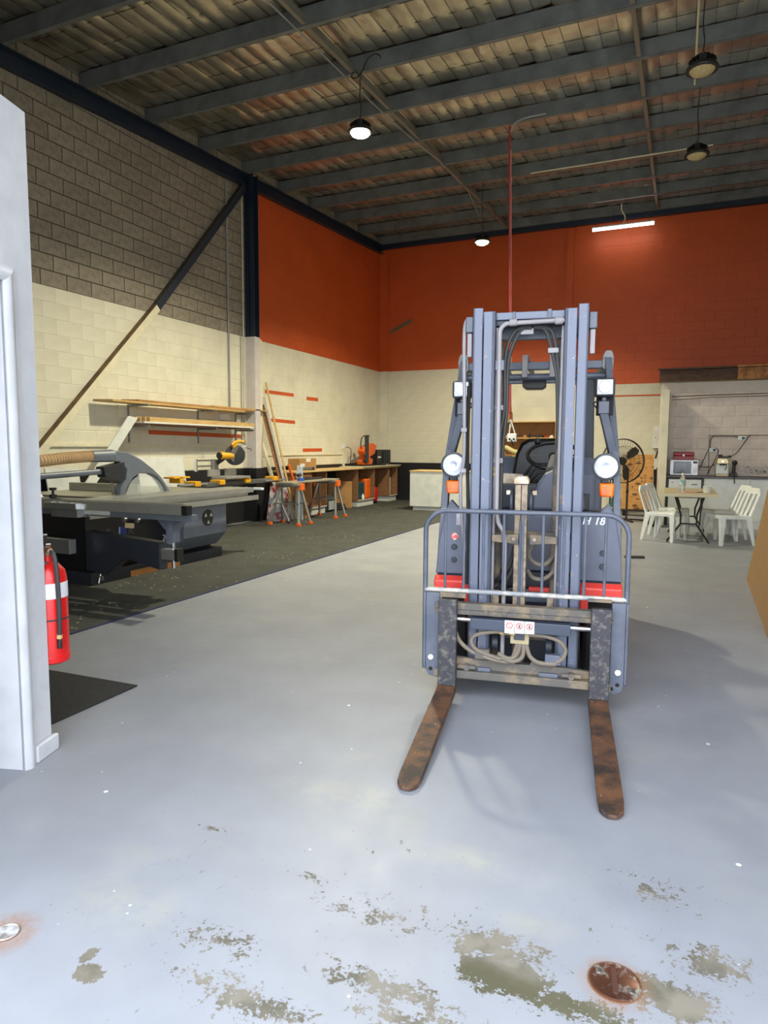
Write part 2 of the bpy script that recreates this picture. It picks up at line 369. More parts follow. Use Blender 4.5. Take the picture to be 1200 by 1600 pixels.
for a, b in zip(PY[3:-1], PY[4:]):       # safety mesh wires under the foil
    w = B()
    for v in (.33, .68): y = a+(b-a)*v; w.tube([(LX, y, zr(y)+.19), (RX, y, zr(y)+.19)], .0035, 5)
    i = 0
    while LX+.21*i < RX: x = LX+.21*i; w.tube([(x, a+.07, zr(a)+.2), (x, (a+b)/2, zr((a+b)/2)+.188), (x, b, zr(b)+.2)], .003, 4); i += 1
    w.obj('safety_mesh', wire, ce)
for x in (-4.0, -.66):
    for a, b in zip(PY[:-1], PY[1:]):
        B().beam((x, a+.065, zr(a)+.06), (x, b, zr(b)+.06), .05, .09).obj('bridging', mat('bridging_steel', lin(134,130,120), .5, .4), ce)
# conduits
pipe = mat('grey_conduit', lin(150,150,148), .5)
B().tube([(LX+.02, 9.95, 5.94), (LX+.02, 9.96, 4.8), (LX+.02, 9.97, 2.05)], .017, 8).obj('conduit', pipe, wl)
B().tube([(LX+.015, 10.42, 5.98), (LX+.015, 10.41, 1.45)], .012, 8).obj('conduit', creamw, wl)
B().tube([(LX+.012, 10.33, 3.5), (LX+.012, 10.33, 1.45)], .009, 6).obj('conduit', pipe, wl)
B().box(LX, 5.0, 1.385, LX+.03, 10.45, 1.425).obj('cable_trunking', creamw, wl)
B().box(LX, 11.0, 1.22, LX+.025, 14.4, 1.255).obj('cable_trunking', creamw, wl)
B().box(LX, 14.38, .95, LX+.03, 14.46, 1.38).obj('cable_trunking', creamw, wl)
B().box(LX, 10.24, 1.33, LX+.05, 10.4, 1.43).obj('socket', plastic, wl)
B().box(LX, 14.35, 1.36, LX+.05, 14.5, 1.46).obj('socket', plastic, wl)
B().tube(curve([(LX+.06, 10.36, 1.38), (LX+.1, 10.5, 1.33), (LX+.1, 10.52, 1.1), (LX+.08, 10.42, .75)]), .006, 6).obj('cable', black, wl)
B().tube(curve([(LX+.06, 14.45, 1.40), (LX+.12, 14.6, 1.35), (LX+.1, 14.62, 1.1), (LX+.12, 14.55, .97)]), .008, 6).obj('cable', black, wl)
B().tube([(-4.1, y, zr(y)-.01) for y in (4, 6, 8.2, 9.5)]+[(-3.98, 11.4, zr(11.4)-.03), (-4.0, 13.2, zr(13.2)-.02), (-4.3, 15, zr(15)-.01)], .010, 7).obj('conduit', pipe, ce)
B().tube([(.0, 5.5, zr(5.5)-.01), (-.02, 10.3, zr(10.3)-.01)], .012, 6).obj('conduit', creamw, ce)
B().tube([(-2.7, 12.76, zr(12.76)-.012), (.3, 12.76, zr(12.76)-.012)], .012, 6).obj('conduit', creamw, ce)
# diagonal brace from column head down the wall: an angle with a dusty top leg
A0, A1, A2 = Vector((LX+.09, 10.42, 6.0)), Vector((LX+.09, 8.14, 3.48)), Vector((LX+.09, 5.30, .62))
for (p, q, m, m2) in ((A0, A1, navy, mat('dusty_dark_steel', lin(58,54,46), .8)), (A1, A2, creamw, dustbrown)):
    d = (q-p).normalized(); n = Vector((0, -d.z, d.y)); n = n if n.z > 0 else -n
    B().beam(p, q, .012, .10, n).obj('brace_leg', m, wl)
    B().prism([p+n*.05+Vector((-.08,0,0)), q+n*.05+Vector((-.08,0,0)), q+n*.05+Vector((.006,0,0)), p+n*.05+Vector((.006,0,0))], n*.012).obj('brace_leg', m2, wl)
# ---------- kitchen recess: small block wall in front of the back wall, deck above
KY = 13.9; KX = -.36
wk = structure(B().box(KX, KY+.007, 0, RX, KY+.2, 2.66).box(KX, KY+.2, 0, KX+.19, BY, 2.66).obj('wall_kitchen', pinkcream))
lay(wk, 'y', KY, KX+.01, RX, rows(3, 12)+[(2.4, 2.45, 12)], .11, lambda u, z: pinkcream, 300)
B().box(KX, KY-.012, 2.45, RX, KY+.006, 2.655).obj('header_board', mat('header_paint', lin(190,178,164), .5), wk)
B().box(-.31, 13.30, 0, -.19, KY-.013, 2.465).obj('wing_post', creamw, wk, bevel=.004)
tr = structure(B().box(KX-.02, KY-.02, 2.66, RX, BY-.01, 2.90).obj('trim_1', darkwood))
B().box(KX-.03, KY-.06, 2.665, .915, KY-.021, 2.86).obj('fascia_plank', darkwood, tr)
B().box(.92, KY-.06, 2.665, RX-.01, KY-.021, 2.87).obj('fascia_plank', osb, tr)
B().box(KX-.06, KY-.10, 2.875, .9, KY-.02, 2.905).obj('top_plank', darkwood, tr)
B().box(.905, KY-.10, 2.88, RX-.01, KY-.02, 2.915).obj('top_plank', osb, tr)
B().box(KX-.02, KY-.08, 2.642, RX-.01, KY-.021, 2.662).obj('edge_batten', dustbrown, tr)
ktube = mat('kitchen_cable', lin(120,108,98), .6)
B().tube([(KX+.2, KY-.03, 2.38), (1.2, KY-.03, 2.40), (RX-.01, KY-.03, 2.41)], .010, 6).obj('cable', ktube, wk)
B().tube([(KX+.2, KY-.03, 2.32), (.5, KY-.03, 2.35), (RX-.01, KY-.03, 2.37)], .008, 6).obj('cable', ktube, wk)
def kp(px, py, d=.02): p = onY(KY, px, py); p.y = KY-d; return p
B().tube(curve([kp(1109,700), kp(1110,688), kp(1114,682), kp(1125,681), kp(1145,681.5), kp(1155,683)]), .014, 7).obj('conduit', ktube, wk)
B().tube([kp(1107,680.5,.012), kp(1200,680,.012), onY(KY, 1290, 679.5)-Vector((0,.012,0))], .008, 5).obj('conduit', ktube, wk)
B().tube([kp(1108,681,.012), kp(1107,740,.012)], .006, 5).obj('conduit', ktube, wk)
for (px, py, w) in ((1159,684.5,.13), (1114,703,.13)):
    p = kp(px, py); s = B().box(p.x-w/2, KY-.045, p.z-.04, p.x+w/2, KY-.001, p.z+.035).obj('socket', plastic, wk, bevel=.005)
    B().cyl((p.x+.02, KY-.075, p.z), (p.x+.02, KY-.045, p.z), .025, n=10).obj('plug', black, s)
p = kp(1182, 733); B().box(p.x-.2, KY-.0015, p.z-.09, p.x+.5, KY+.0, p.z+.05).obj('stain', mat('mould_stain', lin(190,182,172), .7, c2=lin(52,48,44), scale=26, lo=.56, hi=.62), wk)
# ---------- white office wall beside the door, with its doorway
e = Vector((-.281, .960, 0)).normalized(); nrm = Vector((e.y, -e.x, 0)); O = Vector((-2.526, 1.929, 0))
def ow(a, d, z): return O+e*a-nrm*d+Vector((0, 0, z))       # a along the wall, d into it
def obox(a0, a1, d0, d1, z0, z1): return B().hexa([ow(a0,d0,z0), ow(a1,d0,z0), ow(a1,d1,z0), ow(a0,d1,z0)], [ow(a0,d0,z1), ow(a1,d0,z1), ow(a1,d1,z1), ow(a0,d1,z1)])
OH = 2.80
wo = structure(obox(.02, .205, .012, .13, 0, OH).obj('wall_office', white))
obox(-.90, .02, .012, .13, 2.075, OH).obj('door_head_wall', white, wo)
obox(-1.20, -.90, .012, .13, 0, OH).obj('near_wall', white, wo)
obox(.095, .205, .131, 4.4, 0, OH).obj('return_wall', white, wo)
obox(0, .02, .0, .14, 0, 2.075).obj('door_jamb', white, wo, bevel=.002)
obox(-.90, 0, .0, .14, 2.06, 2.075).obj('door_jamb', white, wo)
def archi(a0, a1, z0, z1, vertical=True):
    pr = [(0, 0.012), (0, -.004), (.018, -.018), (.04, -.018), (.055, -.008), (.066, -.008), (.066, .012)]
    if vertical: return B().hexa([ow(a0+u, d, z0) for u, d in pr], [ow(a0+u, d, z1+u) for u, d in pr])
    return B().hexa([ow(a0-.02, d, z1+u) for u, d in pr], [ow(a1+u, d, z1+u) for u, d in pr])
archi(.0, 0, 0, 2.06).obj('architrave', white, wo, smooth=True)
archi(-.92, 0, 0, 2.06, False).obj('architrave', white, wo, smooth=True)
archi(-.985, 0, 0, 2.06).obj('architrave', white, wo, smooth=True)
obox(.068, .222, -.014, .0115, 0, .075).obj('baseboard_office', white, wo, bevel=.006)
# ================================================================ forklift, in its own axes: x across, y backwards, z up
fkp = mat('worn_blue_grey_paint', lin(84,89,103), .45, c2=lin(70,76,90), scale=7, bump=.05)
def worn(name, base, wearc, scale, lo, hi, rough=.5, metal=0., second=None):
    t = NT(name); n = t.noise(scale, 6, .7); col = t.mix(t.map(n, lo, hi), base, wearc)
    if second is not None: col = t.mix(t.map(t.noise(scale*4, 4, .7), .64, .70), col, second)
    t.bump(n, .15, .004); MATS[name] = t.out(col, rough, metal); return MATS[name]
mastm = worn('mast_paint', lin(94,101,120), lin(140,118,106), 9, .63, .72, .42, 0, lin(160,160,164))
forkv = worn('fork_shank_steel', lin(54,54,60), lin(110,104,98), 26, .5, .66, .55, .3, lin(140,132,124))
forkh = worn('fork_blade_rust', lin(106,72,50), lin(50,42,39), 9, .40, .60, .6, .2, lin(150,120,96))
barm = worn('dusty_carriage_steel', lin(88,84,80), lin(128,112,90), 6, .45, .6, .75, .1)
lampp = mat('lamp_housing', lin(44,44,48), .5)
lensm = mat('lamp_lens', lin(212,216,226), .15, c2=lin(186,192,206), scale=30)
refl = mat('lamp_reflector', lin(168,174,190), .25, .5)
amber = mat('amber_lens', lin(255,118,12), .22, c2=lin(240,84,10), scale=30)
hosem = mat('dusty_hose', lin(112,102,90), .7)
hosed = mat('dark_hose', lin(44,44,44), .6)
pipem = mat('grey_steel_pipe', lin(138,134,138), .5)
chaint = mat('dusty_chain', lin(150,134,114), .75, c2=lin(110,98,84), scale=30)
fkred = mat('forklift_red', lin(224,62,52), .4)
fkcow = mat('cowl_grey', lin(94,99,116), .5, c2=lin(82,88,104), scale=4)
fkdark = mat('cowl_dark', lin(46,50,60), .55)
dustw = mat('dusty_cream', lin(206,194,176), .8, c2=lin(150,124,92), scale=16)
FK = thing('forklift', 'blue-grey forklift with red wheel guards and lowered rusty forks', 'forklift', (-.7294, 3.488, 0), math.radians(9))
def fb(name, m, bevel=.004, **k): return lambda g: g.obj(name, m, FK, bevel=bevel, **k)
def P(name, m, g, bevel=.004, smooth=False, label=None, parent=None): return g.obj(name, m, parent or FK, bevel=bevel, smooth=smooth, label=label)
# forks
for cx in (-.392, .408):
    w = .05
    sh = P('fork', forkv, B().box(cx-w, 0, .095, cx+w, .042, .575), .004, label='black steel fork shank')
    sec = [(.042, w, .088, .05), (0, w, .095, .048), (-.05, w, .084, .044), (-.60, w, .055, .018), (-.90, w, .032, .008), (-.965, w*.9, .026, .006), (-.992, w*.62, .023, .005), (-1.005, w*.3, .021, .005)]
    vs, fs = [], []
    for y, hw, zt, zb in sec: vs += [(cx-hw,y,zt),(cx+hw,y,zt),(cx+hw,y,zb),(cx-hw,y,zb)]
    for i in range(len(sec)-1):
        for k in range(4): fs.append((i*4+k, i*4+(k+1)%4, i*4+4+(k+1)%4, i*4+4+k))
    n = len(sec)*4; fs += [(0,1,2,3), (n-4,n-1,n-2,n-3)]
    B().add(vs, fs).obj('fork_blade', forkh, sh, bevel=.003, label='rusty brown fork blade resting near the floor')
# carriage
ub = P('carriage_bar', barm, B().box(-.47, .043, .515, .47, .10, .552), .004)
P('carriage_bar', barm, B().box(-.47, .046, .488, .47, .09, .5135), .003)
tb = B()
for i in range(13): tb.box(-.30+i*.05, .040, .498, -.275+i*.05, .0455, .516)
tb.obj('tooth_strip', barm, ub)['kind'] = 'stuff'
P('carriage_bar', barm, B().box(-.47, .043, .128, .47, .10, .172), .004)
P('carriage_plate', barm, B().prism([(-.46,.085,.172), (.46,.085,.172), (.46,.085,.205), (.36,.085,.213), (.16,.085,.228), (.12,.085,.245), (.06,.085,.245), (.05,.085,.222), (-.03,.085,.222), (-.045,.085,.245), (-.10,.085,.245), (-.13,.085,.228), (-.36,.085,.235), (-.46,.085,.22)], (0,.03,0)), .003)
for x0, x1 in ((-.23,-.16), (.10,.20)): P('slide_pad', fkp, B().box(x0, .06, .172, x1, .084, .192), .003)
for x in (-.29, .27): P('clevis_bolt', barm, B().cyl((x-.05,.06,.19), (x+.05,.06,.19), .012).cyl((x,.045,.19), (x,.082,.19), .018, n=8), .001)
bx = P('side_shift_cover', mat('cover_blue', lin(52,60,76), .45), B().prism([(-.270,.012,.420), (.258,.012,.417), (.258,.012,.478), (-.270,.012,.480)], (0,.07,0)), .004)
P('side_shift_rod', chrome, B().cyl((-.375,.05,.463), (.375,.05,.455), .014), 0, True)
stk = mat('sticker_white', lin(206,200,200), .4); stkr = mat('sticker_red', lin(186,48,44), .5); stkk = mat('sticker_black', lin(60,44,48), .5)
for i in range(3):
    x = -.083+i*.0525; st_ = B().box(x, .0105, .413+.002*i, x+.050, .0115, .483).obj('warning_sticker', stk, bx, label='white pictogram sticker with red prohibition ring')
    g = B(); c = (x+.025, .0100, .455)
    ring = arc(c, .0175, 0, 2*math.pi, (1,0,0), (0,0,1), 24)[:-1]; ri = arc(c, .0135, 0, 2*math.pi, (1,0,0), (0,0,1), 24)[:-1]
    v = ring+ri; g.add(v, [(k, (k+1)%24, 24+(k+1)%24, 24+k) for k in range(24)])
    s = math.sin(.785)*.0155
    g.add([(c[0]-s-.0015, .0099, c[2]+s), (c[0]-s+.0015, .0099, c[2]+s+.001), (c[0]+s+.0015, .0099, c[2]-s), (c[0]+s-.0015, .0099, c[2]-s-.001)], [(0,1,2,3)])
    o = g.obj('prohibition_ring', stkr, FK); o.parent = bx
    if i: o = B().box(c[0]-.004, .0097, c[2]-.010, c[0]+.003, .0099, c[2]+.002).box(c[0]-.001, .0097, c[2]+.003, c[0]+.005, .0099, c[2]+.009).obj('pictogram', stkk, bx)
# hose manifold and hoses in the carriage opening
P('manifold', mat('brassy_block', lin(160,148,116), .55, .3), B().box(-.055,.05,.345,.045,.085,.415), .004)
P('manifold_fins', fkdark, B().box(-.035,.035,.372,.02,.05,.415), .002)
P('hose_fitting', mat('brass', lin(190,164,110), .4, .6), B().cyl((-.115,.04,.405), (-.03,.04,.402), .009).cyl((-.108,.04,.405),(-.09,.04,.405), .013, n=6), 0)
for pts, r in (([(-.06,.04,.405),(-.13,.04,.408),(-.23,.045,.385),(-.265,.05,.345),(-.24,.05,.30),(-.17,.05,.272),(-.10,.05,.255)], .011),
               ([(-.36,.06,.40),(-.33,.06,.335),(-.27,.06,.285),(-.20,.06,.262)], .012),
               ([(-.12,.05,.285),(-.06,.05,.262),(-.02,.055,.285),(.0,.06,.345)], .012),
               ([(-.10,.05,.265),(-.04,.05,.248),(.01,.055,.275),(.018,.06,.345)], .012),
               ([(-.20,.05,.262),(-.12,.055,.243),(-.05,.06,.25),(-.015,.06,.35)], .011),
               ([(.03,.06,.345),(.05,.055,.285),(.09,.05,.255),(.14,.05,.25),(.19,.05,.252)], .012),
               ([(.04,.04,.405),(.13,.04,.402),(.20,.045,.38),(.235,.05,.335),(.225,.05,.29),(.19,.05,.26)], .011)):
    P('hydraulic_hose', hosem, B().tube(curve(pts, 6), r, 8), 0, True)
P('hose_clamp_box', barm, B().box(-.245,.045,.245,-.165,.08,.30), .004); P('hose_clamp_box', fkp, B().box(.13,.045,.245,.21,.08,.30), .004)
# side plates and load backrest
for x0, x1, s in ((-.520,-.444,-1), (.462,.532,1)):
    pl = P('side_plate', fkp, B().prism([(x0,.05,.165 if s<0 else .125), (x0+.02,.05,.13 if s<0 else .115), (x1-.01,.05,.12 if s<0 else .13), (x1,.05,.14 if s<0 else .165), (x1,.05,.60), (x0,.05,.60)], (0,.03,0)), .003)
    xc = x0+.03 if s < 0 else x1-.03
    B().cyl((xc,.042,.235), (xc,.05,.235), .016, n=14).obj('bolt_head', mat('bolt_zinc', lin(206,204,196), .45, .3), pl, bevel=.002)
    B().cyl((xc,.0485,.168), (xc,.0502,.168), .011, n=12).cyl((xc-.03*s,.0485,.145), (xc-.03*s,.0502,.145), .011, n=12).obj('plate_hole', mat('hole_dark', lin(24,20,18), .9), pl)
    P('side_flange', fkp, B().box(-.535 if s<0 else .533, .05, .17, -.521 if s<0 else .545, .12, .60), .003)
    P('upper_bracket', barm, B().box(*( (-.444,.052,.578,-.30,.075,.605) if s<0 else (.34,.052,.60,.46,.075,.615) )), .002)
cx0, cx1, cz, cr = -.532, .535, 1.056, .115
path = [(cx0,.085,.16), (cx0,.085,cz-cr)]+arc((cx0+cr,.085,cz-cr), cr, math.pi, math.pi/2, (1,0,0), (0,0,1), 8)[1:]+arc((cx1-cr,.085,cz-cr), cr, math.pi/2, 0, (1,0,0), (0,0,1), 8)+[(cx1,.085,.16)]
P('backrest_frame', fkp, B().tube(path, .0135, 10), 0, True)
P('backrest_rail', worn('scuffed_rail', lin(128,130,136), lin(176,170,160), 8, .45, .6), B().cyl((cx0,.085,.612), (cx1,.085,.614), .0135, n=10), 0, True)
for x in (-.421,-.318,-.213,-.104,-.004,.103,.212,.319,.421): P('backrest_rod', fkp, B().cyl((x,.085,.612), (x,.085,1.056), .0075, n=8), 0, True)
# mast
for s in (-1, 1):
    P('mast_rail', mastm, B().box(min(s*.250,s*.303), .18, .15, max(s*.250,s*.303), .195, 2.155).box(min(s*.29,s*.303), .18, .15, max(s*.29,s*.303), .31, 2.155).box(min(s*.250,s*.303), .295, .15, max(s*.250,s*.303), .31, 2.155), .003, label='outer mast channel')
    P('mast_rail', mastm, B().box(min(s*.180,s*.242), .155, .15, max(s*.180,s*.242), .17, 2.13).box(min(s*.18,s*.20), .155, .15, max(s*.18,s*.20), .30, 2.13).box(min(s*.18,s*.242), .285, .15, max(s*.18,s*.242), .30, 2.13), .003, label='inner mast channel')
    P('mast_wear_strip', pipem, B().box(min(s*.165,s*.179), .20, .5, max(s*.165,s*.179), .27, 2.05), .002)
    P('lift_cylinder', barm, B().cyl((s*.165,.36,.12), (s*.165,.36,1.3), .026).cyl((s*.165,.36,1.3), (s*.165,.36,2.05), .017), 0, True)
    P('chain_roller', fkdark, B().cyl((s*.13,.22,.30), (s*.165,.22,.30), .045, n=18), .003, True)
    P('roller_bracket', chaint, B().box(min(s*.13,s*.165), .17, .46, max(s*.13,s*.165), .23, .60), .004)
P('mast_crossbar', mastm, B().box(-.18,.19,2.088,.18,.27,2.128), .004)
P('mast_crossbar', fkdark, B().box(-.18,.2,2.06,.18,.29,2.086), .003)
P('mast_crossbar', fkp, B().box(-.30,.312,2.00,.30,.35,2.11), .004)
P('mast_lug', fkp, B().box(.09,.178,2.086,.112,.19,2.135), .002); P('mast_lug', fkp, B().box(-.09,.178,2.086,-.078,.19,2.128), .002)
P('mast_crossbar', barm, B().box(-.30,.312,.885,.30,.35,.925), .004); P('mast_crossbar', barm, B().box(-.30,.312,.30,.30,.35,.48), .004)
for s in (-1, 1):
    P('crosshead_bracket', barm, B().prism([(s*.03,.15,.875), (s*.175,.15,.885), (s*.175,.15,.922), (s*.03,.15,.93)], (0,.03,0)), .003)
    P('bracket_bolt', chaint, B().cyl((s*.055,.138,.905), (s*.055,.15,.905), .011, n=10), 0)
    P('mast_top_bracket', fkp, B().box(min(s*.305,s*.345), .2, 2.03, max(s*.305,s*.345), .26, 2.115), .004)
    P('mast_top_hanger', pipem, B().box(min(s*.312,s*.338), .215, 1.90, max(s*.312,s*.338), .25, 2.028), .003)
P('free_lift_cylinder', barm, B().cyl((-.02,.24,.1), (-.02,.24,1.0), .034), 0, True)
P('free_lift_ram', chrome, B().cyl((-.02,.24,1.0), (-.02,.24,1.19), .022), 0, True)
P('lift_chain', chaint, B().box(-.055,.175,.50,-.024,.187,1.20), .002); P('lift_chain', chaint, B().box(-.020,.175,.50,.011,.187,1.20), .002)
P('cylinder_rail', fkp, B().cyl((-.022,.168,.50), (-.022,.168,1.0), .007, n=8), 0, True)
P('chain_cap', dustw, B().prism([(-.062,.165,1.205), (.018,.165,1.205), (.018,.165,1.228), (.008,.165,1.246), (-.052,.165,1.246), (-.062,.165,1.228)], (0,.11,0)), .006)
for s in (-1, 1): P('sheave_guard', fkdark, B().cyl((-.022+s*.045,.24,1.10), (-.022+s*.062,.24,1.10), .075, n=20), .004, True); P('sheave_nut', dustw, B().cyl((-.022+s*.06,.205,1.155), (-.022+s*.082,.205,1.155), .014, n=8), .002)
# pipes and hoses of the mast
P('hydraulic_pipe', pipem, B().tube([(.178,.148,2.068), (-.105,.148,2.062)]+arc((-.105,.148,2.012), .05, math.pi/2, math.pi, (1,0,0), (0,0,1), 6)[1:]+[(-.152,.148,1.06), (-.14,.148,.99), (-.112,.148,.945), (-.103,.148,.88), (-.103,.148,.20)], .0125, 10), 0, True)
for x in (-.085, .15): P('pipe_nut', pipem, B().cyl((x-.02,.148,2.064), (x+.02,.148,2.066), .02, n=8), .003)
P('pipe_clip', fkp, B().box(-.175,.14,1.815,-.128,.16,1.87), .003)
for k, (r, dx) in enumerate(((.011, 0), (.011, .028))):
    P('mast_hose', hosed, B().tube(curve([(.0+dx*.3,.20,2.045), (-.07+dx,.205,2.035), (-.115+dx,.21,1.96), (-.13+dx*.6,.21,1.85), (-.128+dx*.5,.21,1.62), (-.162+dx,.22,1.35), (-.165+dx,.22,.95)], 6), r, 8), 0, True)
    P('mast_hose', hosed, B().tube(curve([(.02,.20,2.045), (.075+dx,.205,2.035), (.105+dx,.21,1.97), (.135+dx*.6,.21,1.85), (.152+dx*.4,.21,1.74), (.165,.22,1.4)], 6), r, 8), 0, True)
for x, z in ((-.16,1.62), (-.155,1.33), (.125,1.92)): P('hose_clamp', pipem, B().box(x-.028,.19,z-.014,x+.028,.235,z+.014), .004)
P('hose_tag', mat('yellow_tag', lin(214,184,90), .5), B().cyl((-.172,.206,1.245), (-.172,.206,1.262), .010, n=8).cyl((-.172,.206,1.275), (-.172,.206,1.29), .010, n=8), 0)
P('mast_plate', pipem, B().box(-.05,.2,2.01,.02,.215,2.042), .003)
for side, pts in ((-1, [(-.325,.22,2.11), (-.352,.23,2.08), (-.358,.24,1.95), (-.352,.25,1.6), (-.352,.26,1.35), (-.372,.28,1.2), (-.365,.3,1.0), (-.345,.33,.8)]), (-1, [(-.335,.3,1.75), (-.338,.3,1.4), (-.33,.32,1.0), (-.335,.34,.6)])):
    P('side_hose', hosed if pts[0][2] < 2 else pipem, B().tube(curve(pts, 6), .011, 8), 0, True)
for z in (1.5, 1.27): P('side_hose_clip', pipem, B().box(-.368,.235,z-.012,-.335,.27,z+.012), .003)
for pts in ([(.06,.33,.88), (.02,.32,.80), (.06,.30,.75), (.12,.30,.75), (.165,.32,.81), (.18,.33,.86)], [(.015,.33,.70), (.05,.30,.665), (.11,.29,.665), (.16,.30,.71), (.18,.33,.78)], [(-.06,.33,.84), (-.08,.31,.74), (-.13,.30,.66), (-.18,.33,.62)], [(-.05,.33,.80), (-.07,.31,.70), (-.12,.30,.61), (-.18,.33,.57)], [(-.04,.35,.60), (-.10,.33,.575), (-.16,.33,.59)], [(-.04,.35,.575), (-.10,.33,.55), (-.16,.33,.56)]):
    P('cowl_hose', hosem if pts[0][0] > 0 else hosed, B().tube(curve(pts, 6), .013, 8), 0, True)
# front wheels, fenders, chassis
tyre = mat('solid_tyre', lin(22,22,22), .85, bump=.3)
for s in (-1, 1):
    for y, r in ((.78, .29), (2.0, .22)):
        w = P('wheel', tyre, B().lathe([(r*.62,-.09), (r*.93,-.09), (r,-.07), (r,.07), (r*.93,.09), (r*.62,.09)], (s*.43, y, r+.002), (1,0,0), 28), 0, True)
        B().lathe([(.02,-.05), (r*.55,-.055), (r*.6,-.07), (r*.6,.07), (r*.55,.055), (.02,.05)], (s*.43, y, r+.002), (1,0,0), 20).obj('hub', fkred, w, smooth=True)
    x0, x1 = sorted((s*.31, s*.545))
    P('fender', fkred, B().prism([(x0,.42,.545), (x0,.42,.60), (x0,.46,.622), (x0,1.2,.622), (x0,1.2,.585), (x0,.47,.585)], (x1-x0,0,0)).box(*(sorted((s*.31,s*.36))[0],.425,.40,sorted((s*.31,s*.36))[1],.445,.60)), .018, label='bright red wheel guard')
P('chassis', fkdark, B().box(-.315,.44,.14,.315,2.1,.56), .01)
P('chassis_front', fkp, B().box(-.22,.405,.50,.25,.4395,.575), .004); P('chassis_strip', fkred, B().box(.02,.398,.565,.25,.44,.59), .003)
# body cowl
def panel(s):
    o = [(.31,.625), (.55,.625), (.545,.66), (.535,.80), (.50,1.0), (.46,1.085), (.40,1.02), (.31,1.005)]
    return B().prism([(s*x, .50, z) for x, z in o], (0, .06, 0))
for s in (-1, 1):
    pn = P('front_panel', fkcow, panel(s), .008, label='grey-blue front body panel')
    xa, xb = sorted((s*.31, s*.535)); P('front_lip', fkdark, B().box(xa,.47,.60,xb,.56,.6245), .006)
    for z in (.795, .715): B().cyl((s*.435,.488,z), (s*.435,.5,z), .018, n=14).obj('panel_bolt', fkdark, pn, bevel=.003)
    P('body_side', fkcow, B().prism([(s*.44,.562,.63), (s*.54,.562,.63), (s*.53,1.55,.63), (s*.44,1.55,.63)], (0,0,.32)), .02)
    P('door_post', fkp, B().hexa([(s*.50,.50,.63), (s*.545,.50,.63), (s*.545,.56,.63), (s*.50,.56,.63)], [(s*.475,.54,1.30), (s*.515,.54,1.30), (s*.515,.60,1.30), (s*.475,.60,1.30)]), .004)
    P('door_post', fkp, B().hexa([(s*.475,.54,1.30), (s*.515,.54,1.30), (s*.515,.60,1.30), (s*.475,.60,1.30)], [(s*.425,.84,1.96), (s*.465,.84,1.96), (s*.465,.90,1.96), (s*.425,.90,1.96)]), .004)
for tx, xx in (('H', .335), ('18', .408)): lettering('model_lettering', tx, .062, mat('white_lettering', lin(232,234,238), .5), FK, Matrix.Translation((xx,.4985,.960)) @ Matrix.Rotation(math.pi/2, 4, 'X'), shear=.25, bold=True)
B().box(-.425,.4975,.93,-.352,.4995,1.0).obj('worn_label', mat('worn_label', lin(186,182,196), .6, c2=lin(150,140,150), scale=30), FK)
B().prism([(-.460,.4975,.860),(-.433,.4975,.888),(-.406,.4975,.860),(-.433,.4975,.832)], (0,.002,0)).obj('diamond_sticker', mat('diamond_red', lin(214,84,76), .5, c2=lin(238,200,196), scale=60, lo=.5, hi=.6), FK, label='small red diamond sticker')
P('cowl_front', fkcow, B().box(-.309,.545,.66,.309,.60,1.0), .01); P('cowl_base', fkdark, B().box(-.309,.50,.565,.309,.60,.659), .006)
P('cowl_ledge', fkp, B().box(-.43,.56,1.0,.45,.80,1.018), .006)
P('dashboard', fkdark, B().box(-.31,.72,1.019,.06,.84,1.175), .012)
P('document_pouch', dustw, B().prism([(-.20,.85,1.16), (-.06,.85,1.165), (-.05,.85,1.232), (-.20,.85,1.238)], (0,.02,0)), .004)
cons = [(.01,1.019), (.02,1.10), (.05,1.19), (.09,1.245), (.14,1.27), (.24,1.275), (.30,1.22), (.33,1.10), (.335,1.019)]
P('steering_console', fkcow, B().prism([(x,.66,z) for x, z in cons], (0,.22,0)), .02)
P('column_boot', mat('boot_grey', lin(108,108,108), .7), B().cyl((.14,.80,1.25), (.15,.90,1.34), .05, .035), .004, True)
sw = P('steering_wheel', black, B().tube([Vector((.135,.97,1.355))+Vector((math.cos(a)*.165, math.sin(a)*.165*.62, math.sin(a)*.165*.50)) for a in [2*math.pi*k/28 for k in range(28)]], .014, 8, True).cyl((.135,.95,1.33), (.135,.97,1.355), .03).beam((-.02,.97,1.355), (.29,.97,1.355), .02, .012), 0, True)
B().cyl((.03,1.02,1.43), (.03,1.03,1.46), .02).obj('spinner_knob', black, sw, smooth=True)
# seat
P('seat_cushion', black, B().prism([(-.16,1.25,1.0), (-.16,1.62,.97), (-.16,1.62,1.07), (-.16,1.50,1.07), (-.16,1.28,1.10), (-.16,1.23,1.06)], (.44,0,0)), .03, True)
bk = [(-.20,1.02), (-.175,1.20), (-.15,1.36), (-.11,1.44), (-.05,1.475), (.17,1.475), (.23,1.44), (.27,1.36), (.295,1.20), (.32,1.02)]
P('seat_back', mat('seat_vinyl', lin(20,21,25), .28), B().hexa([(x,1.56,z) for x, z in bk], [(x*.9+.006,1.68,z-.01) for x, z in bk]), .03, True)
for k in range(4):
    w_ = .13-.022*k; P('seat_rib', black, B().tube([(.06-w_,1.555,1.04), (.06-w_,1.548,1.20-.02*k), (.06-w_+.05,1.545,1.28-.03*k), (.06+w_-.05,1.545,1.28-.03*k), (.06+w_,1.548,1.20-.02*k), (.06+w_,1.555,1.04)], .012, 8), 0, True)
P('seat_base', fkdark, B().box(-.30,1.2,.56,.34,1.8,.985), .02)
P('engine_cover', fkcow, B().prism([(-.44,1.72,.56), (-.44,2.15,.56), (-.44,2.15,1.28), (-.44,1.80,1.335), (-.44,1.72,1.20)], (.88,0,0)), .02)
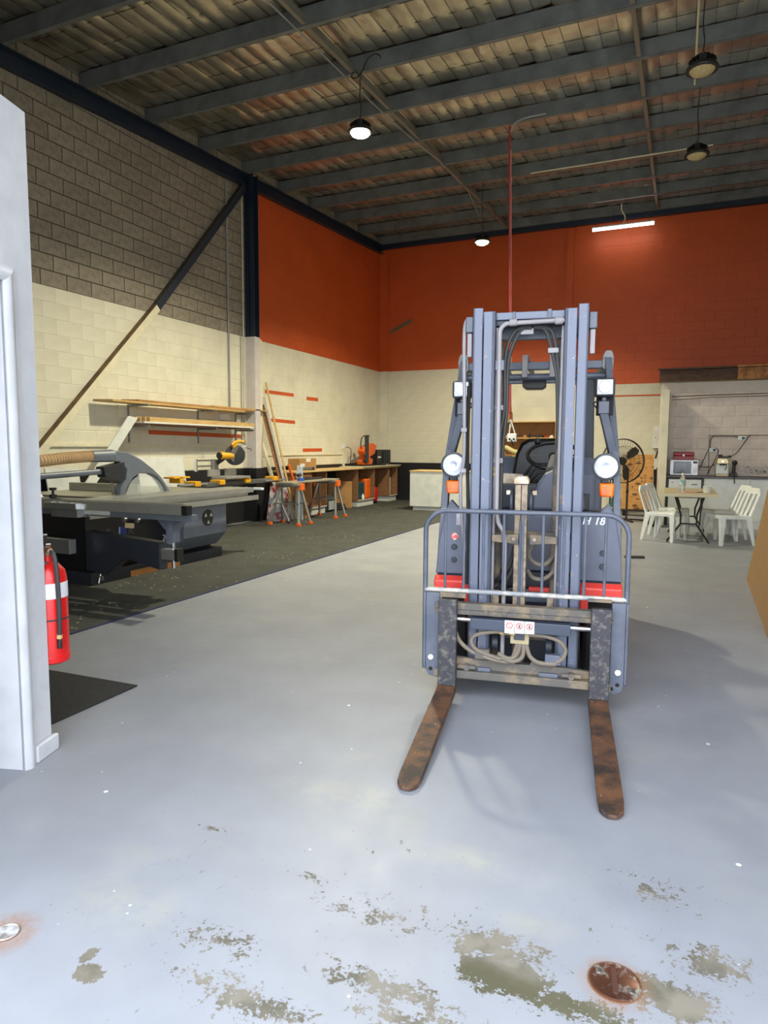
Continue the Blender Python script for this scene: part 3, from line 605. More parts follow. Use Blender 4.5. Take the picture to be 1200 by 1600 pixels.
P('counterweight', fkcow, B().prism([(-.52,2.16,.18), (-.52,2.50,.30), (-.52,2.50,1.0), (-.52,2.38,1.2), (-.52,2.16,1.25)], (1.04,0,0)), .06)
# overhead guard
for y, z, h in ((.86, 1.945, .05), (2.0, 1.965, .05)): P('guard_crossbar', fkp, B().box(-.44, y, z-h, .445, y+.05, z), .006)
P('guard_crossbar', fkp, B().cyl((-.44,.90,1.853), (.445,.90,1.853), .022, n=12), 0, True)
for s in (-1, 1):
    P('guard_side_rail', fkp, B().beam((s*.445,.85,1.93), (s*.445,2.05,1.95), .05, .06), .006)
    P('guard_corner', mat('chipped_corner', lin(150,146,138), .7, c2=lin(86,92,104), scale=12), B().prism([(s*.41,.84,1.90), (s*.415,.84,1.97), (s*.43,.84,2.0), (s*.465,.84,2.0), (s*.48,.84,1.96), (s*.475,.84,1.88), (s*.455,.84,1.85)], (0,.06,0)), .005)
    P('rear_post', fkdark, B().hexa([(s*.33,1.96,1.0), (s*.44,1.96,1.0), (s*.44,2.05,1.0), (s*.33,2.05,1.0)], [(s*.31,1.96,1.94), (s*.42,1.96,1.94), (s*.42,2.05,1.94), (s*.31,2.05,1.94)]), .01)
for x in (-.235, -.055, .115): P('guard_slat', pipem, B().prism([(x-.018,.83,1.845), (x-.018,.83,1.95), (x-.018,.87,1.99), (x-.018,.95,2.0), (x-.018,2.05,2.0), (x-.018,2.05,1.975), (x-.018,.95,1.975), (x-.018,.885,1.95), (x-.018,.875,1.845)], (.036,0,0)), .004)
P('roof_box', black, B().prism([(-.075,.98,1.85), (.075,.98,1.85), (.075,.98,1.80), (.05,.98,1.785), (-.05,.98,1.785), (-.075,.98,1.80)], (0,.12,0)), .006)
P('mirror_arm_box', fkdark, B().box(-.29,.92,1.79,-.23,.96,1.85), .005)
P('rear_lamp_arm', fkdark, B().prism([(.235,1.10,1.33), (.275,1.10,1.32), (.315,1.10,1.22), (.315,1.10,1.10), (.255,1.10,1.10), (.26,1.10,1.2), (.235,1.10,1.24)], (0,.08,0)), .012)
P('side_lever', black, B().box(.325,.75,1.02,.36,.78,1.12), .004)
# lamps on the posts
for s, xs, xr, xa in ((-1, -.405, -.437, -.442), (1, .412, .430, .440)):
    h = P('work_lamp', lampp, B().box(xs-.056,.49,1.695,xs+.056,.57,1.80), .014)
    B().box(xs-.043,.483,1.706,xs+.043,.4895,1.790).obj('lens', lensm, h, bevel=.008)
    B().lathe([(.033,0), (.036,.003), (.036,.005)], (xs,.480,1.748), (0,1,0), 20).obj('reflector', refl, h, smooth=True)
    P('lamp_bracket', fkp, B().box(xs-.03,.53,1.60,xs+.03,.57,1.672).box(xs-.012,.53,1.672,xs+.012,.55,1.695), .004)
    P('lamp_backplate', rubber, B().box(xs-.05 if s<0 else xs-.04,.572,1.59,xs+.04 if s<0 else xs+.055,.578,1.74), .015)
    P('bracket_arm', fkp, B().beam((xs,.55,1.61), (s*.485,.60,1.35), .045, .03, (0,1,0)), .004)
    P('lamp_cable', black, B().tube(curve([(xs+s*.02,.56,1.69), (xs-s*.055,.56,1.66), (xs-s*.02,.57,1.60), (s*.455,.60,1.36)], 6), .005, 6), 0, True)
    h = P('headlamp', lampp, B().lathe([(.03,.09), (.06,.06), (.075,.02), (.076,0), (.066,0)], (xr,.44,1.297), (0,1,0), 28), 0, True)
    B().lathe([(.0665,0), (.062,-.008), (.04,-.014), (.002,-.017)], (xr,.4405,1.297), (0,1,0), 28).obj('lens', lensm, h, smooth=True)
    B().lathe([(.034,-.0165), (.036,-.018), (.020,-.0185), (.018,-.0175)], (xr,.4405,1.297), (0,1,0), 24).obj('reflector', refl, h, smooth=True)
    B().lathe([(.075,.0), (.078,-.004), (.068,-.006), (.0668,0)], (xr,.4405,1.297), (0,1,0), 28).obj('bezel', lampp, h, smooth=True)
    P('lamp_stalk', lampp, B().box(xr-.02,.46,1.205,xr+.02,.50,1.226), .003); P('headlamp_mount', fkp, B().beam((xr,.48,1.30), (s*.50,.55,1.26), .03, .03), .003)
    P('indicator', amber, B().prism([(xa-.037,.452,1.125), (xa+.037,.452,1.125), (xa+.041,.452,1.203), (xa-.041,.452,1.203)], (0,.05,0)), .010, True, label='orange indicator lamp')
    P('indicator_base', lampp, B().box(xa-.03,.506,1.14,xa+.03,.53,1.205), .004)
# ================================================================ workshop side
def wp(t, name, m, g, bevel=.003, smooth=False, label=None):
    """a part given in room coordinates, parented to an unrotated thing"""
    o = g.obj(name, m, t, bevel=bevel, smooth=smooth, label=label); o.matrix_parent_inverse = Matrix.Translation(-Vector(t.location)); return o
def sub(t, p, name, m, g, bevel=.002, smooth=False, label=None):
    o = g.obj(name, m, p, bevel=bevel, smooth=smooth, label=label)   # parent mesh already sits in room coordinates
    return o
def carpet_material():
    t = NT('speckled_carpet'); n = t.noise(160, 3, .7); col = t.mix(t.map(t.noise(3, 3), .4, .65), lin(56,57,52), lin(45,46,43))
    col = t.mix(t.map(n, .60, .68, 0, .7), col, lin(112,108,88))
    v = t.n.new('ShaderNodeTexVoronoi'); v.inputs['Scale'].default_value = 11; t.link(t.tc.outputs['Object'], v.inputs['Vector'])
    col = t.mix(t.math('MULTIPLY', t.map(v.outputs['Distance'], .14, .09), t.map(t.noise(.9, 3), .45, .56)), col, lin(178,170,140))
    col = t.mix(t.math('MULTIPLY', t.map(t.noise(6, 5, .7, t.scaled((1,3,1))), .66, .74), .4), col, lin(150,144,124))
    t.bump(n, .5, .006); return t.out(col, .95)
cp = tag(B().box(LX+.215, 3.0, .0005, -4.10, 16.5, .011).obj('carpet', carpet_material()), 'dark speckled carpet strewn with sawdust along the block wall', 'carpet')
B().box(-4.10, 3.0, .0005, -4.075, 16.5, .010).obj('carpet_edging', mat('navy_edging', lin(40,46,78), .7), cp)
tag(B().prism([(-2.83,2.312,.0005), (-2.838,2.912,.0005), (-3.75,2.885,.0005), (-3.75,2.285,.0005)], (0,0,.009)).obj('door_mat', mat('black_mat', lin(28,28,30), .9, c2=lin(40,40,42), scale=60, bump=.5, bscale=200)), 'small black rubber mat behind the white office wall', 'mat')
# fire extinguisher hung behind the office wall
fx = Vector((-2.656, 2.19, .394)); k_ = .915
T = thing('fire_extinguisher', 'red fire extinguisher with white label hung behind the white office wall', 'extinguisher', fx); T.scale = (k_, k_, k_)
def ex(name, m, g, smooth=True, label=None): return g.obj(name, m, T, smooth=smooth, label=label)
ex('cylinder', redp, B().lathe([(.078,0), (.09,.008), (.092,.035), (.088,.04), (.088,.43), (.08,.47), (.05,.505), (.028,.515), (.028,.545)], n=28))
ex('label_band', mat('pale_label', lin(214,212,222), .5), B().lathe([(.0885,.335), (.0895,.336), (.0895,.412), (.0885,.413)], n=28), label='white label band')
ex('valve', mat('tarnished_brass', lin(150,112,88), .5, .5), B().cyl((0,0,.545), (0,0,.60), .02).cyl((0,0,.575), (.06,-.03,.575), .014))
ex('handle', steel, B().beam((-.02,0,.60), (.05,-.05,.66), .022, .008).beam((-.02,0,.59), (.06,-.04,.612), .022, .006), False)
ex('hose', hosed, B().tube(curve([(.05,-.025,.575), (.085,-.03,.55), (.098,-.03,.46), (.104,-.03,.30), (.098,-.028,.15), (.094,-.026,.10)], 6), .0115, 8))
ex('hose_collar', mat('brass_collar', lin(190,160,110), .5), B().cyl((.095,-.027,.135), (.097,-.027,.155), .0135))
ex('nozzle', black, B().cyl((.0935,-.026,.085), (.095,-.027,.134), .0125))
ex('strap', hosed, B().lathe([(.0885,.222), (.0905,.223), (.0905,.230), (.0885,.231)], n=24))
ex('wall_hook', steel, B().box(-.03,-.10,.50,.03,-.02,.52), False)
# ---------------- panel saw
S = thing('panel_saw', 'grey and black sliding panel saw with extraction hood on the dark carpet', 'saw', (-5.6, 5.9, .011))
wp(S, 'base', darkgrey, B().box(-6.6, 4.86, .011, -5.29, 6.95, .13), .006)
wp(S, 'cabinet', mat('saw_black', lin(26,28,34), .4), B().box(-6.6, 4.95, .13, -5.45, 6.93, .70), .006)
lettering('saw_lettering', 'LE', .115, mat('dark_letters', lin(92,94,98), .5), S, Matrix.Translation((-5.4485+5.6, 5.22-5.9, .435)) @ Matrix.Rotation(math.pi/2, 4, 'Z') @ Matrix.Rotation(math.pi/2, 4, 'X'), bold=True)
lettering('saw_lettering', 'A', .115, mat('dark_letters', lin(92,94,98), .5), S, Matrix.Translation((-5.4485+5.6, 5.56-5.9, .435)) @ Matrix.Rotation(math.pi/2, 4, 'Z') @ Matrix.Rotation(math.pi/2, 4, 'X'), bold=True)
g = wp(S, 'logo', mat('logo_blue', lin(28,62,170), .4), B().lathe([(.062,0), (.062,.002)], (-5.4495, 5.435, .475), (1,0,0), 24), 0)
wp(S, 'logo_mark', mat('logo_white', lin(220,226,240), .4), B().tube([(-5.446, 5.40, .535), (-5.446, 5.395, .47), (-5.446, 5.405, .44), (-5.446, 5.43, .43)], .009, 6), 0)
lettering('saw_lettering', '20', .10, mat('white_lettering', lin(232,234,238), .5), S, Matrix.Translation((-5.4485+5.6, 6.10-5.9, .295)) @ Matrix.Rotation(math.pi/2, 4, 'Z') @ Matrix.Rotation(math.pi/2, 4, 'X'))
cv = wp(S, 'motor_cover', grey, B().prism([(-5.449, 6.13, .17), (-5.36, 6.13, .17), (-5.2, 6.13, .33), (-5.2, 6.13, .70), (-5.449, 6.13, .70)], (0, .80, 0)), .006)
wh = B().lathe([(.098,0), (.10,.006), (.02,.009)], (-5.2, 6.56, .54), (1,0,0), 28).obj('hand_wheel', black, cv, smooth=True)
for a in (.5, 2.6, 4.7):
    c = Vector((-5.188, 6.56, .54)); u = Vector((0, math.cos(a), math.sin(a))); v = Vector((0, -math.sin(a), math.cos(a)))
    sp = B().prism([c+u*.035-v*.008, c+u*.075-v*.026, c+u*.075+v*.026, c+u*.035+v*.008], (.003,0,0)).obj('wheel_spoke', alu, S); sp.matrix_parent_inverse = Matrix.Translation(-Vector(S.location))
wp(S, 'control_strip', black, B().box(-5.34, 6.25, .7005, -5.20, 6.85, .725), .004)
for i, y in enumerate((6.33, 6.45, 6.72)): wp(S, 'button', mat('red_button', lin(210,30,50), .35), B().cyl((-5.25, y, .725), (-5.25, y, .745), .02), .003, True)
for i in range(4): wp(S, 'key', plastic, B().box(-5.265, 6.51+.045*i, .725, -5.235, 6.535+.045*i, .735), .002)
wp(S, 'table_plate', mat('cast_table', lin(160,160,148), .35, .6), B().box(-6.90, 5.3, .80, -5.56, 7.1, .855), .004)
wp(S, 'rip_fence', alu, B().box(-6.85, 6.0, .858, -5.75, 6.05, .95), .004)
cr_ = wp(S, 'sliding_carriage', alu, B().box(-5.54, 4.55, .80, -5.12, 7.42, .862).box(-5.50, 4.6, .72, -5.16, 7.35, .80), .006)
for x in (-5.46, -5.36, -5.22): B().box(x-.012, 4.56, .862, x+.012, 7.41, .866).obj('carriage_rib', alu, cr_)
B().box(-5.12, 4.7, .70, -5.10, 7.5, .76).obj('carriage_rail', alu, cr_)
wp(S, 'carriage_end', plastic, B().box(-5.15, 7.42, .83, -5.0, 7.48, .86), .003)
# outrigger table with the crosscut fence
wp(S, 'outrigger_frame', grey, B().box(-5.75, 4.70, .735, -3.90, 4.78, .795).box(-5.75, 4.96, .735, -4.16, 5.02, .795).box(-5.75, 4.78, .735, -5.66, 4.96, .795).box(-4.24, 4.78, .735, -4.16, 4.96, .795).box(-4.6, 4.78, .735, -4.5, 4.96, .795), .004)
wp(S, 'outrigger_slat', plastic, B().box(-5.5, 4.685, .75, -4.85, 4.699, .795), .002)
wp(S, 'outrigger_slat', alu, B().box(-5.6, 4.86, .7955, -4.18, 4.93, .81), .002)
fe = wp(S, 'crosscut_fence', alu, B().prism([(-5.66, 4.60, .80), (-5.66, 4.66, .80), (-5.66, 4.66, .90), (-5.66, 4.63, .90), (-5.66, 4.61, .885)], (1.74, 0, 0)), .003)
B().box(-3.925, 4.595, .80, -3.86, 4.665, .885).obj('fence_end_cap', black, fe, bevel=.006)
B().prism([(-5.80, 4.59, .80), (-5.67, 4.59, .79), (-5.67, 4.59, .90), (-5.72, 4.59, .96), (-5.80, 4.59, .965)], (0,.08,0)).obj('fence_end_stop', plastic, fe, bevel=.018)
B().cyl((-5.5, 4.63, .90), (-5.5, 4.63, .93), .035).cyl((-5.5, 4.63, .93), (-5.5, 4.63, .97), .012).cyl((-5.5, 4.63, .97), (-5.5, 4.63, .995), .034, n=8).obj('fence_knob', black, fe, bevel=.003)
wp(S, 'angle_lock', black, B().box(-4.66, 4.64, .70, -4.38, 4.69, .735), .004)
for x in (-4.60, -4.44): wp(S, 'lock_knob', steel, B().cyl((x, 4.60, .728), (x, 4.64, .728), .022), .002, True)
wp(S, 'lock_plate', mat('kraft_tag', lin(196,170,130), .6), B().box(-4.60, 4.625, .655, -4.50, 4.639, .70), .002)
wp(S, 'support_leg', grey, B().prism([(-4.42, 4.82, .735), (-4.10, 4.82, .735), (-4.21, 4.82, .62), (-4.21, 4.82, .515), (-4.30, 4.82, .515), (-4.30, 4.82, .62)], (0,.09,0)).box(-4.285, 4.81, .50, -4.225, 4.82, .735), .006)
wp(S, 'support_spindle', chrome, B().cyl((-4.255, 4.865, .27), (-4.255, 4.865, .52), .016), 0, True)
wp(S, 'swing_arm', darkgrey, B().prism([(-5.29, 4.80, .18), (-5.02, 4.80, .15), (-4.80, 4.80, .33), (-4.36, 4.80, .25), (-4.36, 4.80, .51), (-5.29, 4.80, .57)], (0,.11,0)), .012)
wp(S, 'telescopic_arm', alu, B().box(-4.36, 4.815, .35, -4.20, 4.895, .45), .003); wp(S, 'arm_end_cap', black, B().box(-4.20, 4.81, .34, -4.165, 4.90, .46), .004)
wp(S, 'arm_bracket', steel, B().box(-5.12, 4.77, .10, -5.06, 4.80, .14).cyl((-5.09,4.76,.07), (-5.09,4.79,.16), .012), .002)
wp(S, 'side_rail', alu, B().box(-6.6, 4.62, .36, -5.3, 4.70, .50), .004)
wp(S, 'packer_board', mat('mdf_orange', lin(186,126,70), .6), B().box(-5.40, 5.38, .0115, -5.285, 6.15, .075), .002)
# hood, arm and hose
hx = -5.72
hd = [(5.50,1.335), (5.62,1.345), (5.78,1.33), (5.98,1.25), (6.18,1.13), (6.32,1.02), (6.42,.90), (6.46,.83), (6.40,.83), (6.34,.93), (6.24,1.03), (6.14,1.075), (5.96,1.085), (5.86,1.04), (5.76,.94), (5.72,.83), (5.64,.83), (5.66,.93), (5.74,1.03), (5.76,1.14), (5.66,1.22), (5.50,1.24)]
wp(S, 'blade_hood', grey, B().prism([(hx-.05, y, z) for y, z in hd], (.10,0,0)), .012)
wp(S, 'hood_window', mat('hood_acrylic', (.8,.84,.82,1), .1, alpha=.25), B().prism([(hx+.03, y, z) for y, z in ((5.74,.84), (6.39,.84), (6.30,.97), (6.14,1.06), (5.96,1.07), (5.84,1.0))], (.004,0,0)), 0)
wp(S, 'hood_inlet', grey, B().cyl((hx, 5.30, 1.285), (hx, 5.60, 1.29), .062, .07), .004, True)
wp(S, 'hood_bracket', darkgrey, B().prism([(hx-.06, 5.42, 1.17), (hx-.06, 5.72, 1.22), (hx-.06, 5.72, 1.02), (hx-.06, 5.66, 1.0), (hx-.06, 5.44, 1.06)], (.12,0,0)), .004)
wp(S, 'hood_arm', grey, B().cyl((hx, 5.42, 1.12), (hx-.05, 4.6, 1.09), .032).cyl((hx-.05, 4.62, 1.09), (hx-.75, 4.62, 1.09), .034).cyl((hx-.75, 4.62, 1.12), (hx-.75, 4.62, .1), .04), 0, True)
wp(S, 'riving_knife', steel, B().prism([(hx-.002, 5.58, .86), (hx-.002, 5.66, .86), (hx-.002, 5.60, .99), (hx-.002, 5.56, 1.0)], (.005,0,0)), 0)
pth = curve([(hx, 5.34, 1.288), (hx-.03, 5.0, 1.27), (hx-.10, 4.55, 1.225), (hx-.45, 4.1, 1.17), (hx-1.0, 3.8, 1.05), (hx-1.4, 3.9, .6), (hx-1.45, 4.2, .1)], 26)
wp(S, 'dust_hose', mat('tan_hose', lin(196,160,112), .5), B().tube(pth, [.062 if i % 2 else .054 for i in range(len(pth))], 14), 0, True, 'tan ribbed dust hose')
# white boards behind the saw
for nm, y0, y1, lab in (('melamine_sheet', 7.62, 8.66, 'white melamine panel leaning on the wall behind the saw hood'), ('melamine_sheet', 6.05, 6.60, 'narrow white melamine offcut leaning behind the saw hose')):
    T_ = B().prism([(LX+.25, y0, .012), (LX+.25, y1, .012), (LX+.05, y1-.04, 1.22 if y0 > 7 else 1.10), (LX+.05, y0, 1.23 if y0 > 7 else 1.11)], (.018, 0, .004)); tag(T_.obj(nm, whitemel, bevel=.001), lab, 'panel')
tag(B().prism([(LX+.42, 5.54, .012), (LX+.42, 5.73, .012), (LX+.42, 7.29, 1.79), (LX+.42, 7.12, 1.81)], (.018,0,0)).obj('white_strip', whitemel, bevel=.001), 'long white board strip propped diagonally against the timber rack', 'board')
# ---------------- timber rack on the wall
RK = thing('timber_rack', 'steel wall brackets carrying long timber boards', 'rack', (LX+.2, 8.8, 1.7))
for y in (7.55, 9.1, 10.15):
    bz = wp(RK, 'rack_upright', galv, B().box(LX+.002, y-.012, 1.45, LX+.02, y+.012, 2.0), .001)
    for z in (1.70, 2.0): wp(RK, 'rack_arm', galv, B().box(LX+.02, y-.01, z-.03, LX+.40, y+.01, z), .001)
wp(RK, 'rack_box', plastic, B().box(LX+.002, 9.70, 1.86, LX+.05, 9.93, 1.97), .004)
def board(y0, y1, x0, x1, z0, z1, m, lab, sk=0):
    tag(B().hexa([(x0,y0,z0), (x1,y0+sk,z0), (x1,y1,z0), (x0,y1,z0)], [(x0,y0,z1), (x1,y0+sk,z1), (x1,y1,z1), (x0,y1,z1)]).obj('timber_board', m, bevel=.002), lab, 'board', 'boards on the wall rack')
board(6.86, 10.0, LX+.06, LX+.32, 2.001, 2.03, timber, 'longest pale board flat on the upper rack arms', .1)
board(7.35, 10.3, LX+.08, LX+.30, 2.031, 2.06, mdf, 'brown board stacked on top of the upper rack', .12)
board(9.3, 10.9, LX+.05, LX+.20, 2.061, 2.085, timber, 'short pale board overhanging the upper rack end')
board(7.42, 10.1, LX+.06, LX+.36, 1.701, 1.722, chip, 'thin brown board lowest on the lower rack arms')
board(7.40, 10.15, LX+.20, LX+.40, 1.723, 1.748, whitemel, 'white edged board on the lower rack under the batten bundle', .05)
for k in range(5): board(7.5+.03*k, 10.05+.05*k, LX+.05+.06*k, LX+.105+.06*k, 1.749, 1.815+.008*(k % 2), timber, 'pale batten in the bundle on the lower rack arms')
# ---------------- mitre saw on its yellow stand
MS = thing('saw_stand', 'long black and yellow folding mitre saw stand by the block wall', 'stand', (-6.75, 9.2, .011))
wp(MS, 'rail', mat('stand_grey', lin(96,98,100), .45, .3), B().beam((-6.72, 7.9, .80), (-6.72, 10.35, .80), .10, .07), .006)
wp(MS, 'extension', alu, B().beam((-6.66, 7.75, .825), (-6.66, 8.4, .825), .04, .03), .002); wp(MS, 'extension', alu, B().beam((-6.66, 10.0, .80), (-6.66, 10.7, .80), .04, .03), .002)
for y in (8.15, 8.75, 9.45, 10.3): wp(MS, 'stand_bracket', yellow, B().box(-6.82, y-.07, .79, -6.62, y+.07, .87), .01)
wp(MS, 'stop_block', yellow, B().box(-6.80, 7.72, .86, -6.60, 7.80, .96).box(-6.80, 7.60, .93, -6.60, 7.95, .955), .006)
for y, dy in ((8.1, -.25), (10.25, .25)):
    for sx in (-1, 1): wp(MS, 'leg', black if sx < 0 else alu, B().cyl((-6.72+sx*.05, y, .77), (-6.72+sx*.30, y+dy*.6, .055), .018), 0, True); wp(MS, 'foot', rubber, B().cyl((-6.72+sx*.297, y+dy*.59, .018), (-6.72+sx*.293, y+dy*.58, .05), .026), 0)
MI = thing('mitre_saw', 'yellow sliding mitre saw with grey blade guard on the folding stand', 'saw', (-6.75, 9.15, .88))
wp(MI, 'table', mat('cast_alu', lin(160,160,158), .5, .5), B().cyl((-6.75,9.15,.875), (-6.75,9.15,.915), .19, n=24).box(-6.90,8.82,.875,-6.60,9.48,.91), .004)
wp(MI, 'back_fence', mat('cast_alu', lin(160,160,158), .5, .5), B().box(-6.95,8.78,.911,-6.92,9.08,1.03).box(-6.95,9.22,.911,-6.92,9.52,1.03), .004)
wp(MI, 'arm_block', mat('cast_alu', lin(160,160,158), .5, .5), B().box(-7.02,8.95,.90,-6.94,9.07,1.19), .012)
wp(MI, 'slide_rail', chrome, B().cyl((-6.98,8.55,1.17), (-6.98,9.0,1.17), .014).cyl((-6.98,8.55,1.08), (-6.98,9.0,1.08), .014).box(-7.0,8.53,1.0,-6.96,8.56,1.2), 0, True)
wp(MI, 'pivot_arm', darkgrey, B().beam((-6.96,9.02,1.12), (-6.9,9.22,1.24), .07, .07), .01)
bc = Vector((-6.80, 9.32, 1.255)); ax_ = Vector((.80,-.60,.05)).normalized()
wp(MI, 'blade_guard', mat('guard_dark', lin(44,46,48), .45), B().lathe([(.02,-.03), (.165,-.03), (.17,-.01), (.17,.03), (.15,.035), (.02,.035)], bc, ax_, 32), 0, True)
wp(MI, 'guard_cover', mat('guard_grey', lin(112,110,100), .5, .3), B().prism([bc+ax_*.036+Vector(p) for p in ((-.02,-.13,.0), (.0,-.06,.13), (.03,.07,.15), (.0,-.02,.0), (.0,-.05,-.13), (0,-.12,-.08))], ax_*.012), .004)
wp(MI, 'motor', yellow, B().cyl((-6.80,9.24,1.24), (-6.82,9.04,1.25), .055).cyl((-6.82,9.04,1.25), (-6.83,8.96,1.25), .06), .004, True)
wp(MI, 'motor_cap', black, B().cyl((-6.83,8.96,1.25), (-6.835,8.93,1.25), .055), .004, True)
wp(MI, 'handle', yellow, B().tube(curve([(-6.78,9.22,1.42), (-6.76,9.28,1.47), (-6.74,9.38,1.485), (-6.72,9.46,1.475)], 5), .026, 10).beam((-6.80,9.26,1.38), (-6.76,9.32,1.46), .06, .05), 0, True)
# ---------------- bench made of cabinet carcasses
BN = thing('workbench', 'long workbench of raw cabinet carcasses with a plywood top by the cream wall', 'workbench', (-7.05, 13.8, .011))
bf = -6.78
wp(BN, 'top', ply, B().box(LX+.02, 11.15, .892, bf+.04, 16.45, .925), .003)
wp(BN, 'top', mat('pale_laminate', lin(214,206,180), .5), B().box(LX+.02, 14.2, .926, bf+.06, 16.5, .945), .003)
for y0, y1, mid in ((11.2, 12.5, 11.85), (14.0, 14.95, None), (15.85, 16.4, None)):
    for y in (y0, y1-.018)+((mid,) if mid else ()): wp(BN, 'side_panel', chip, B().box(LX+.04, y, .17, bf, y+.018, .89), .001)
    wp(BN, 'bottom_panel', chip, B().box(LX+.04, y0, .151, bf, y1, .169), .001); wp(BN, 'back_panel', chip, B().box(LX+.025, y0, .17, LX+.039, y1, .89), .001)
    wp(BN, 'edge_strip', whitemel, B().box(bf+.0005, y0, .151, bf+.002, y1, .169), 0)
    k = wp(BN, 'kickboard', whitemel, B().box(LX+.1, y0+.05, .012, bf-.03, y1-.03, .15), .001)
wp(BN, 'rail_panel', chip, B().box(bf-.018, 11.22, .80, bf-.001, 11.84, .89), .001)
wp(BN, 'knee_panel', mdf, B().prism([(LX+.05, 13.55, .012), (bf-.05, 13.78, .012), (bf-.05, 13.78, .62), (LX+.05, 13.55, .62)], (0,.018,0)), .001)
def simple(name, lab, cat, m, g, bevel=.003, smooth=False, group=None): return tag(g.obj(name, m, bevel=bevel, smooth=smooth), lab, cat, group)
# things on and under the bench
T = thing('carton', 'small brown cardboard carton with a torn white label on the workbench', 'box', (-7.1, 12.05, .926))
wp(T, 'body', carton, B().box(-7.25, 11.72, .926, -6.98, 12.40, 1.16), .003); wp(T, 'flap', mat('torn_white', lin(224,222,210), .7), B().box(-6.979, 11.98, 1.09, -6.976, 12.16, 1.161), 0); wp(T, 'print_label', plastic, B().box(-6.979, 11.74, .96, -6.976, 11.92, 1.06), 0)
T = thing('angle_grinder', 'grey angle grinder lying beside the carton on the workbench', 'power tool', (-6.9, 11.75, .926))
wp(T, 'body', mat('tool_grey', lin(104,108,112), .4, .3), B().cyl((-6.86,11.60,.97), (-6.86,11.98,.96), .035, .03), .004, True); wp(T, 'head', darkgrey, B().cyl((-6.86,12.02,.927), (-6.86,12.02,.99), .05), .004, True); wp(T, 'disc', steel, B().cyl((-6.86,11.55,.935), (-6.86,11.55,.985), .06), .003, True)
# orange boring machine and black unit
T = thing('boring_machine', 'orange hinge boring machine with a black column on the far bench end', 'machine', (-7.05, 15.0, .946))
wp(T, 'base', black, B().box(-7.28, 14.5, .946, -6.84, 15.75, .975), .004)
wp(T, 'frame', orangep, B().prism([(-7.1,14.62,.976), (-7.1,15.15,.976), (-7.1,15.2,1.1), (-7.1,15.0,1.16), (-7.1,15.3,1.24), (-7.1,15.42,1.44), (-7.1,15.2,1.50), (-7.1,14.7,1.40), (-7.1,14.62,1.30), (-7.1,14.8,1.12), (-7.1,14.6,1.08)], (.16,0,0)), .012)
wp(T, 'column', darkgrey, B().cyl((-6.92,14.78,1.02), (-6.92,14.78,1.66), .05).cyl((-6.92,14.78,1.66), (-6.92,14.78,1.69), .065), .004, True)
wp(T, 'air_line', black, B().tube(curve([(-6.92,14.70,1.68), (-6.92,14.5,1.62), (-6.94,14.48,1.45), (-6.98,14.62,1.36)], 6), .012, 6), 0, True)
for z in (1.08, 1.20): wp(T, 'chuck', darkgrey, B().cyl((-6.92,14.60,z), (-6.92,14.72,z), .03), .003, True)
T = thing('control_unit', 'black boxy power unit standing beside the orange boring machine', 'machine', (-7.05, 15.95, .946))
wp(T, 'housing', black, B().box(-7.28, 15.50, .976, -6.96, 16.35, 1.34), .01); wp(T, 'nameplate', plastic, B().box(-6.959, 15.52, 1.13, -6.956, 15.72, 1.17), 0)
for k in range(4): wp(T, 'rib', darkgrey, B().box(-6.959, 15.85+.12*k, 1.0, -6.93, 15.90+.12*k, 1.32), .006)
# under the bench
simple('crate', 'dark teal plastic crate tucked inside the narrow carcass', 'crate', mat('teal_plastic', lin(24,66,70), .5), B().prism([(-7.2,14.15,.171), (-6.85,14.15,.171), (-6.85,14.5,.171), (-7.2,14.5,.171)], (0,0,.40)), .02)
simple('plastic_case', 'orange plastic case standing upright inside the narrow carcass', 'case', orangep, B().box(-7.2, 14.58, .171, -6.84, 14.84, .64), .03)
simple('cleaning_bottle', 'small white bottle standing inside the narrow carcass', 'bottle', plastic, B().lathe([(.03,0), (.032,.08), (.012,.11), (.012,.13)], (-6.82, 14.36, .171), (0,0,1), 14), 0, True)
simple('panel_offcut', 'pale green melamine offcut standing in the end carcass', 'panel', mat('pale_green_mel', lin(206,212,192), .45), B().box(-6.95, 15.98, .171, -6.93, 16.28, .62), .002)
T = thing('vacuum_cleaner', 'red vacuum cleaner under the bench between the carcasses', 'vacuum', (-7.0, 15.2, .011))
wp(T, 'tub', redp, B().lathe([(.15,.06), (.17,.10), (.17,.33), (.14,.40), (.06,.43)], (-7.0,15.2,.011), (0,0,1), 22), 0, True); wp(T, 'base', black, B().lathe([(.16,0), (.16,.06)], (-7.0,15.2,.011), (0,0,1), 22), .003); wp(T, 'handle', black, B().tube([(-7.08,15.2,.42), (-7.08,15.2,.62), (-6.92,15.2,.62), (-6.92,15.2,.42)], .012, 6), 0)
g = B()
for k in range(3): g.tube([(-6.98+math.cos(a)*(.22-.02*k), 13.27+math.sin(a)*(.24-.02*k), .035+.04*k) for a in [2*math.pi*i/24 for i in range(24)]], .024, 8, True)
simple('hose_coil', 'coiled black hose lying on the carpet under the workbench', 'hose', rubber, g, 0, True)
T = thing('tool_bag', 'dark tool bag with grey pockets under the workbench', 'bag', (-7.0, 12.85, .011))
wp(T, 'bag_body', mat('bag_dark', lin(34,38,46), .8), B().prism([(-7.2,12.54,.0125), (-6.82,12.54,.0125), (-6.88,12.58,.36), (-7.14,12.58,.36)], (0,.42,0)), .05); wp(T, 'pocket', mat('bag_grey', lin(150,154,158), .7), B().box(-6.815,12.62,.05,-6.79,12.95,.24), .012)
